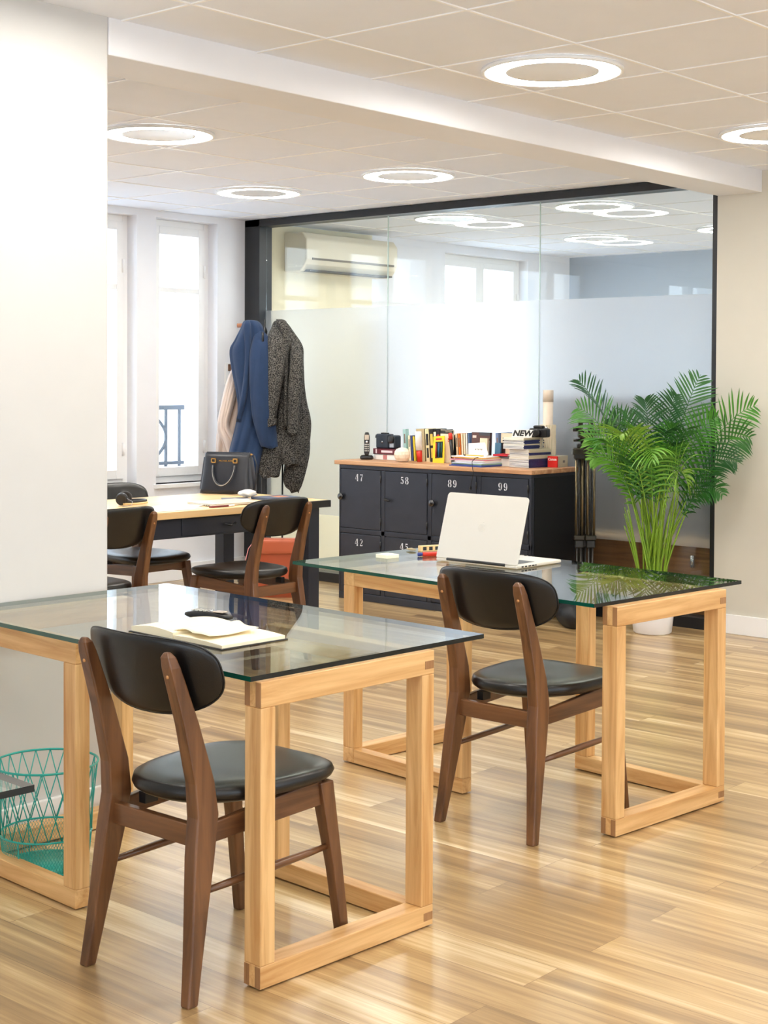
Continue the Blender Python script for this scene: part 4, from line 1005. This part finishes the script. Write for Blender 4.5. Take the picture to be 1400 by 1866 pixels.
# catalogues
BS = mat('catalogue_blue', (52, 58, 108), .35, vary=.25, vscale=60); CS = mat('catalogue_cream', (222, 212, 184), .5)
def catalogue(z, th, cover, dx, dy, a, lb, grp):
    t = thing('catalogue', lb, 'catalogue', (7.285 + dx, 5.215 + dy, z), R(a), group=grp)
    q = MB().box((0, 0, 0), (.22, .15, .0008)).box((0, 0, th - .0008), (.22, .15, th)).box((0, 0, 0), (.22, .0012, th)); q.build('cover', cover, t)
    bx('pages', (.001, .0012, .0008), (.218, .149, th - .0008), PAPER, t)
z = ZT
seq = [(.0075, BS)] * 7 + [(.0075, CS)] * 3 + [(.0075, BS)] * 2 + [(.0075, CS)] * 3
for i, (th, mm) in enumerate(seq):
    catalogue(z, th - .0003, mm, random.uniform(-.003, .003), random.uniform(-.003, .003), random.uniform(-1.2, 1.2) - 2,
              'blue-spined catalogue in the lower part of the tall stack' if mm is BS else 'cream-spined catalogue in the lower part of the tall stack', 'blue-spined catalogues low in the stack' if mm is BS else 'cream-spined catalogues low in the stack'); z += th
seq = [(.0075, BS)] * 3 + [(.0075, CS)] + [(.0075, BS)] * 3 + [(.0075, CS)] * 2
for i, (th, mm) in enumerate(seq):
    catalogue(z, th - .0003, mm, -.02 + random.uniform(-.004, .004), .022 + random.uniform(-.003, .003), random.uniform(-1.5, 1.5) + 3,
              'blue-spined catalogue in the shifted upper part of the tall stack' if mm is BS else 'cream-spined catalogue in the shifted upper part of the tall stack', 'blue-spined catalogues high in the stack' if mm is BS else 'cream-spined catalogues high in the stack'); z += th
zs = z + .001
t = thing('sign', 'small white sign reading NEW on top of the catalogue stack', 'sign', (7.30, 5.275, zs), rot=(0, R(10), R(18)))
MB().prism([(-.068, 0), (.058, 0), (.068, .048), (-.052, .048)], 0, .003, M=facing((.0, 0, 0), (0, -1, 0))).build('card', PAPER, t)
text_mesh('lettering', 'NEW', .048, BLKP, facing((0, 0, .024), (0, -1, 0)) @ Matrix.Translation((0, 0, .0036)), t, .0008, .0022, .25, 1.1)
t = thing('camera', 'black compact camera lying on the catalogue stack behind the sign', 'camera', (7.40, 5.17, zs), R(8))
bx('body', (0, 0, 0), (.06, .12, .055), BLKP, t, .01, seg=3); bx('top_hump', (.008, .03, .053), (.045, .095, .072), BLKP, t, .008, seg=3)
MB().lathe([(.01, 0), (.01, .008), (0, .01)], 14, (.03, .015, .054)).build('dial', CHROME, t)
MB().lathe([(.024, 0), (.024, .02), (.018, .024), (0, .02)], 20, M=Matrix.Translation((0, .06, .027)) @ Matrix.Rotation(R(-90), 4, 'Y')).build('lens', BLKP, t)
# fluted lamp / vase with the tube
t = thing('fluted_vase', 'tall cream fluted paper vase at the right end of the cabinet', 'vase', (7.55, 5.262, ZT))
FL = mat('cream_flutes', (236, 224, 200), .6)
vs = []; fs = []; n = 72; zl = [0, .04, .08, .12, .16, .20, .24, .252]
for i, z in enumerate(zl):
    for k in range(n):
        a = 2 * math.pi * k / n; rr_ = .047 + .0035 * math.cos(18 * a + (math.pi if i % 2 else 0) * .35 + math.sin(z * 40) * 1.2); vs.append((rr_ * math.cos(a), rr_ * math.sin(a), z))
for i in range(len(zl) - 1):
    for k in range(n): fs.append((i * n + k, i * n + (k + 1) % n, (i + 1) * n + (k + 1) % n, (i + 1) * n + k))
MB().add(vs, fs, 0, False).build('body', FL, t)
ring(.0475, .036, .2519, .2545, 40).build('rim', FL, t)
t = thing('cardboard_tube', 'beige capped mailing tube standing in the fluted vase', 'tube', (7.55, 5.262, ZT + .01))
MB().lathe([(.0, 0), (.031, 0), (.031, .40), (.0305, .40)], 32).build('tube_body', mat('beige_tube', (226, 210, 192), .5), t)
MB().lathe([(.0325, .385), (.0325, .455), (.031, .458), (0, .458)], 32).build('cap', mat('beige_cap', (220, 204, 186), .5), t)
# camera-lens box with its lettering
t = thing('product_box', 'small red and grey product box at the right end of the cabinet', 'box', (7.455, 5.128, ZT), R(4))
bx('carton', (0, 0, 0), (.13, .065, .068), mat('grey_beige_card', (206, 198, 172), .5), t, .0006)
RD = mat('box_red', (226, 42, 34), .45)
bx('red_face', (-.0006, 0, 0), (0, .065, .068), RD, t)
text_mesh('brand_lettering', 'Canon', .022, PAPER, facing((-.0010, .032, .048), (0, -1, 0)), t, .0003, .0006)
bx('red_strip', (0, -.0006, 0), (.012, 0, .068), RD, t)
for i in range(3): bx('print_mark', (.07 + i * .009, -.0008, .026), (.077 + i * .009, 0, .040), mat('grey_print', (130, 124, 120), .6), t)
# hanging cable
pts = [(7.2, 5.50, .967), (7.13, 5.50, .962), (7.095, 5.498, .94), (7.09, 5.49, .90), (7.092, 5.485, .87), (7.10, 5.505, .82), (7.104, 5.515, .785)]
t = thing('usb_cable', 'thin black cable hanging over the front edge of the cabinet top', 'cable', (0, 0, 0))
MB().tube(pts, .0022, 6).build('cord', BLKP, t); MB().box((7.099, 5.511, .768), (7.109, 5.521, .788)).build('plug', CHROME, t)

# black bag at the foot of the cabinet
rings = []
for i in range(10):
    u = i / 9; k = math.sin(math.pi * (.12 + .80 * u)) ** .5
    rings.append([Vector((c_ * .19 * k * (1 + .05 * math.sin(5 * q * .3 + i)), s_ * .13 * k, .002 + .16 * u)) for q, (c_, s_) in enumerate([sup(2 * math.pi * q / 32, 1, 1, 2.6) for q in range(32)])])
bgx = thing('black_bag', 'soft black bag slumped on the floor at the right end of the cabinet', 'bag', (7.22, 4.84, 0), R(50)); bgx.scale = (.85, .75, .9)
MB().loft(rings).build('body', mat('black_nylon', (18, 18, 20), .6, bump=.3, bscale=40), bgx)
MB().tube([(-.12, -.02, .155), (-.06, -.03, .185), (.05, -.03, .18), (.12, -.02, .15)], .008, 8).build('strap', BLKP, bgx)

# ------------------------------------------------------------------ tripod
tp = thing('camera_tripod', 'folded dark bronze camera tripod standing between the cabinet and the palm', 'tripod', (7.50, 4.955, 0), AR - math.pi / 2)
TB = mat('bronze_black', (58, 54, 46), .35, metal=.6); TL = mat('tripod_tube', (130, 118, 92), .3, metal=.8); TK = mat('tripod_black', (28, 27, 26), .4)
for k, (x, y) in enumerate(((-.035, -.01), (.035, -.012), (0, .04))):
    g = MB()
    for s in (-1, 1): g.tube([(x + s * .019, y, .50), (x + s * .019, y, .98)], .0075, 10)
    lg = g.build('leg', TL, tp)
    MB().tube([(x, y, .33), (x, y, .98)], .009, 8).build('centre_rod', TK, lg)
    bx('leg_clamp', (x - .033, y - .018, .475), (x + .033, y + .018, .505), TB, lg, .006); bx('leg_clamp', (x - .026, y - .02, .43), (x + .026, y + .02, .475), TK, lg, .006)
    bx('leg_top', (x - .034, y - .02, .96), (x + .034, y + .02, 1.0), TK, lg, .008)
    g = MB()
    for s in (-1, 1): g.tube([(x + s * .008, y, .03), (x + s * .012, y, .44)], .006, 8)
    g.build('lower_leg', mat('grey_tube', (110, 108, 108), .3, metal=.7), lg)
    bx('foot', (x - .018, y - .012, 0), (x + .018, y + .012, .035), TK, lg, .005)
bx('shoulder', (-.075, -.03, .985), (.06, .05, 1.03), TB, tp, .008); bx('collar', (-.05, -.025, 1.03), (.055, .04, 1.055), TK, tp, .006)
MB().lathe([(.03, 0), (.028, .03), (.034, .035), (.034, .05), (.02, .055), (.02, .08)], 20, (0, 0, 1.05)).build('pan_base', TB, tp)
bx('head_bracket', (-.046, -.03, 1.09), (-.018, .03, 1.19), TB, tp, .007); bx('head_bracket', (.018, -.03, 1.08), (.045, .03, 1.18), TB, tp, .007)
bx('head_plate', (-.04, -.035, 1.18), (.04, .035, 1.205), TK, tp, .004)
MB().tube([(.04, 0, 1.12), (.085, 0, 1.12)], [.02, .016], 14).build('tilt_knob', TK, tp); MB().tube([(-.046, 0, 1.14), (-.075, 0, 1.14)], .013, 12).build('lock_knob', TK, tp)
MB().tube([(-.03, 0, 1.075), (-.07, -.01, 1.075)], .009, 10).build('pan_lever', TK, tp)
bx('spirit_level', (-.012, -.034, 1.10), (.012, -.02, 1.13), CHROME, tp, .002)

# ------------------------------------------------------------------ palm
PX_, PY_ = 7.355, 4.395
pl = thing('potted_palm', 'bushy green areca palm in a white pot in front of the partition', 'plant', (PX_, PY_, 0))
MB().lathe([(.0, 0), (.098, 0), (.108, .008), (.118, .10), (.131, .26), (.133, .275), (.125, .275), (.118, .24), (0, .235)], 48).build('pot', mat('white_pot', (236, 236, 240), .35), pl)
MB().lathe([(.118, .24), (.06, .25), (0, .252)], 24).build('soil', mat('soil', (60, 44, 30), .95, bump=.5, bscale=60), pl)
STM = mat('palm_stem', (122, 158, 40), .45, vary=.25, vscale=6)
LFM = [mat('palm_leaf_%d' % i, c, .42, vary=.25, vscale=5, coat=.1) for i, c in enumerate(((48, 104, 38), (70, 134, 40), (104, 160, 50), (38, 88, 40), (136, 178, 66)))]
def bez(p0, p1, p2, p3, t):
    return p0 * (1 - t) ** 3 + p1 * 3 * t * (1 - t) ** 2 + p2 * 3 * t * t * (1 - t) + p3 * t ** 3
rnd = random.Random(5)
def frond(tip, mid, droop, L_, col, start=.42, nl=24, base=None, side=None, wd=.0056):
    """tip, mid in world coordinates"""
    a = rnd.uniform(0, 6.28); r_ = rnd.uniform(.01, .07)
    p0 = Vector((PX_ + r_ * math.cos(a), PY_ + r_ * math.sin(a), .24)) if base is None else Vector(base)
    p3 = Vector(tip); pm = Vector(mid); o = Vector((PX_, PY_, 0))
    p1 = p0 + (pm - p0) * .62 + Vector((0, 0, .06)); p2 = pm + (p3 - pm) * .22 + Vector((0, 0, .05))
    P = lambda t: bez(p0, p1, p2, p3, t)
    N = 30; pts = [P(i / N) - o for i in range(N + 1)]
    cut = int(N * start)
    MB().tube(pts[:cut + 2], [.0062 - .0022 * i / (cut + 1) for i in range(cut + 2)], 6).build('stem', STM, pl)
    b = MB().tube(pts[cut:], [.0038 - .0028 * i / (N - cut) for i in range(N - cut + 1)], 5)
    for k in range(nl):
        t = start + (1 - start) * .96 * ((k + .6) / nl); c = P(t) - o; tg = (P(min(1, t + .02)) - P(t - .02)).normalized()
        s0 = Vector(side) if side else tg.cross(Vector((0, 0, 1)))
        if s0.length < .05: s0 = Vector((0, 1, 0))
        s0 = (s0 - tg * s0.dot(tg)).normalized(); nrm = s0.cross(tg).normalized()
        if nrm.z < 0: nrm = -nrm
        u = (k + .6) / nl; ln = L_ * (math.sin(math.pi * (.16 + .80 * u)) ** .75) * rnd.uniform(.9, 1.08)
        ang = R(56 - 14 * u + rnd.uniform(-5, 5))
        for sg in (-1, 1):
            d = (tg * math.cos(ang) + s0 * sg * math.sin(ang) + nrm * .22).normalized()
            vs = []; M_ = 6; q = c.copy(); dd = d.copy(); st = ln / M_; wv = dd.cross(nrm).normalized()
            for i in range(M_ + 1):
                v_ = i / M_; hw = wd * (math.sin(math.pi * (.10 + .88 * v_)) ** .8) * (.5 if i == M_ else 1) * (.15 if i == M_ else 1)
                lim = lambda p: Vector((min(p.x, 7.685 - .062 - PX_), p.y, p.z))
                vs += [lim(q + wv * hw + nrm * hw * .35), lim(q), lim(q - wv * hw + nrm * hw * .35)]
                dd = (dd + Vector((0, 0, -droop * (.4 + v_)))).normalized(); q = q + dd * st
            fs = []
            for i in range(M_):
                fs += [(i * 3, i * 3 + 1, i * 3 + 4, i * 3 + 3), (i * 3 + 1, i * 3 + 2, i * 3 + 5, i * 3 + 4)]
            b.add(vs, fs, 0, True)
    b.build('frond', LFM[col], pl, recalc=False)
# the fronds that shape the outline: tip, mid
SD = (0, 1, 0.15)
FR = [
 ((7.22, 4.83, 1.44), (7.30, 4.60, 1.16), .10, .23, 3, .56, (.2, .5, .8)),
 ((7.44, 4.15, 1.47), (7.42, 4.30, 1.13), .06, .20, 0, .56, (.2, -.6, .5)),
 ((7.50, 3.83, 1.30), (7.44, 4.10, 1.18), .12, .20, 1, .46, (0, .2, 1)),
 ((7.46, 3.84, 1.12), (7.44, 4.08, 1.14), .16, .20, 0, .44, (0, .3, 1)),
 ((7.42, 3.90, .98), (7.42, 4.10, 1.05), .16, .18, 3, .42, (.3, .2, 1)),
 ((7.16, 4.80, 1.28), (7.28, 4.58, 1.15), .14, .20, 1, .46, (.2, .2, 1)),
 ((7.16, 4.74, 1.10), (7.24, 4.56, 1.12), .14, .17, 2, .42, (.4, .1, 1)),
 ((7.12, 4.68, .97), (7.22, 4.52, 1.06), .18, .15, 2, .46, (.5, .2, 1)),
 ((7.05, 4.22, .98), (7.20, 4.34, 1.22), .26, .25, 2, .45, (0.3, 1, 0)),
 ((7.02, 4.42, 1.12), (7.18, 4.42, 1.19), .22, .24, 4, .45, (0, 1, 0)),
 ((7.14, 4.05, .86), (7.24, 4.20, 1.08), .26, .22, 4, .45, (.5, .6, 0)),
 ((7.10, 4.62, 1.06), (7.22, 4.50, 1.14), .22, .22, 1, .45, (.4, .8, 0)),
 ((7.35, 3.95, .80), (7.40, 4.14, .92), .22, .15, 0, .5, (.5, .2, 1)),
 ((7.28, 4.42, 1.33), (7.34, 4.40, 1.15), .12, .18, 3, .5, (0, 1, .2)),
 ((7.40, 4.28, 1.36), (7.38, 4.36, 1.15), .12, .17, 3, .5, (0, 1, .2)),
 ((7.30, 4.66, 1.22), (7.34, 4.50, 1.12), .14, .18, 0, .48, (0, .4, 1)),
 ((7.42, 4.02, 1.24), (7.40, 4.24, 1.10), .14, .18, 1, .48, (0, .4, 1)),
]
for tip, mid, dr, L_, c, st, sd in FR: frond(tip, mid, dr * .7, L_, c, st - .12, 22, side=sd)
for k in range(18):
    a = rnd.uniform(R(60), R(300)); rr_ = rnd.uniform(.10, .30); h = rnd.uniform(.98, 1.28)
    dx, dy = math.cos(a) * rr_ * .75, math.sin(a) * rr_
    tip = (min(PX_ + dx * 1.3, 7.55), PY_ + dy * 1.15, h - rnd.uniform(0, .1)); mid = (PX_ + dx * .6, PY_ + dy * .55, h * .86 + rnd.uniform(0, .1))
    frond(tip, mid, rnd.uniform(.12, .2), rnd.uniform(.13, .18), rnd.choice((0, 1, 0, 3, 1, 2)), .45, 15)
for k in range(16):    # bare young stems
    a = rnd.uniform(0, 6.28); b_ = rnd.uniform(0, 6.28); h = rnd.uniform(.6, .95)
    p0 = Vector((.06 * math.cos(a), .06 * math.sin(a), .24)); p3 = Vector((.10 * math.cos(a) - .02, .17 * math.sin(a), h))
    MB().tube([p0.lerp(p3, i / 8) + Vector((0, 0, .02 * math.sin(i / 8 * 3.14))) for i in range(9)], [.006 - .0004 * i for i in range(9)], 6).build('stem', STM, pl)
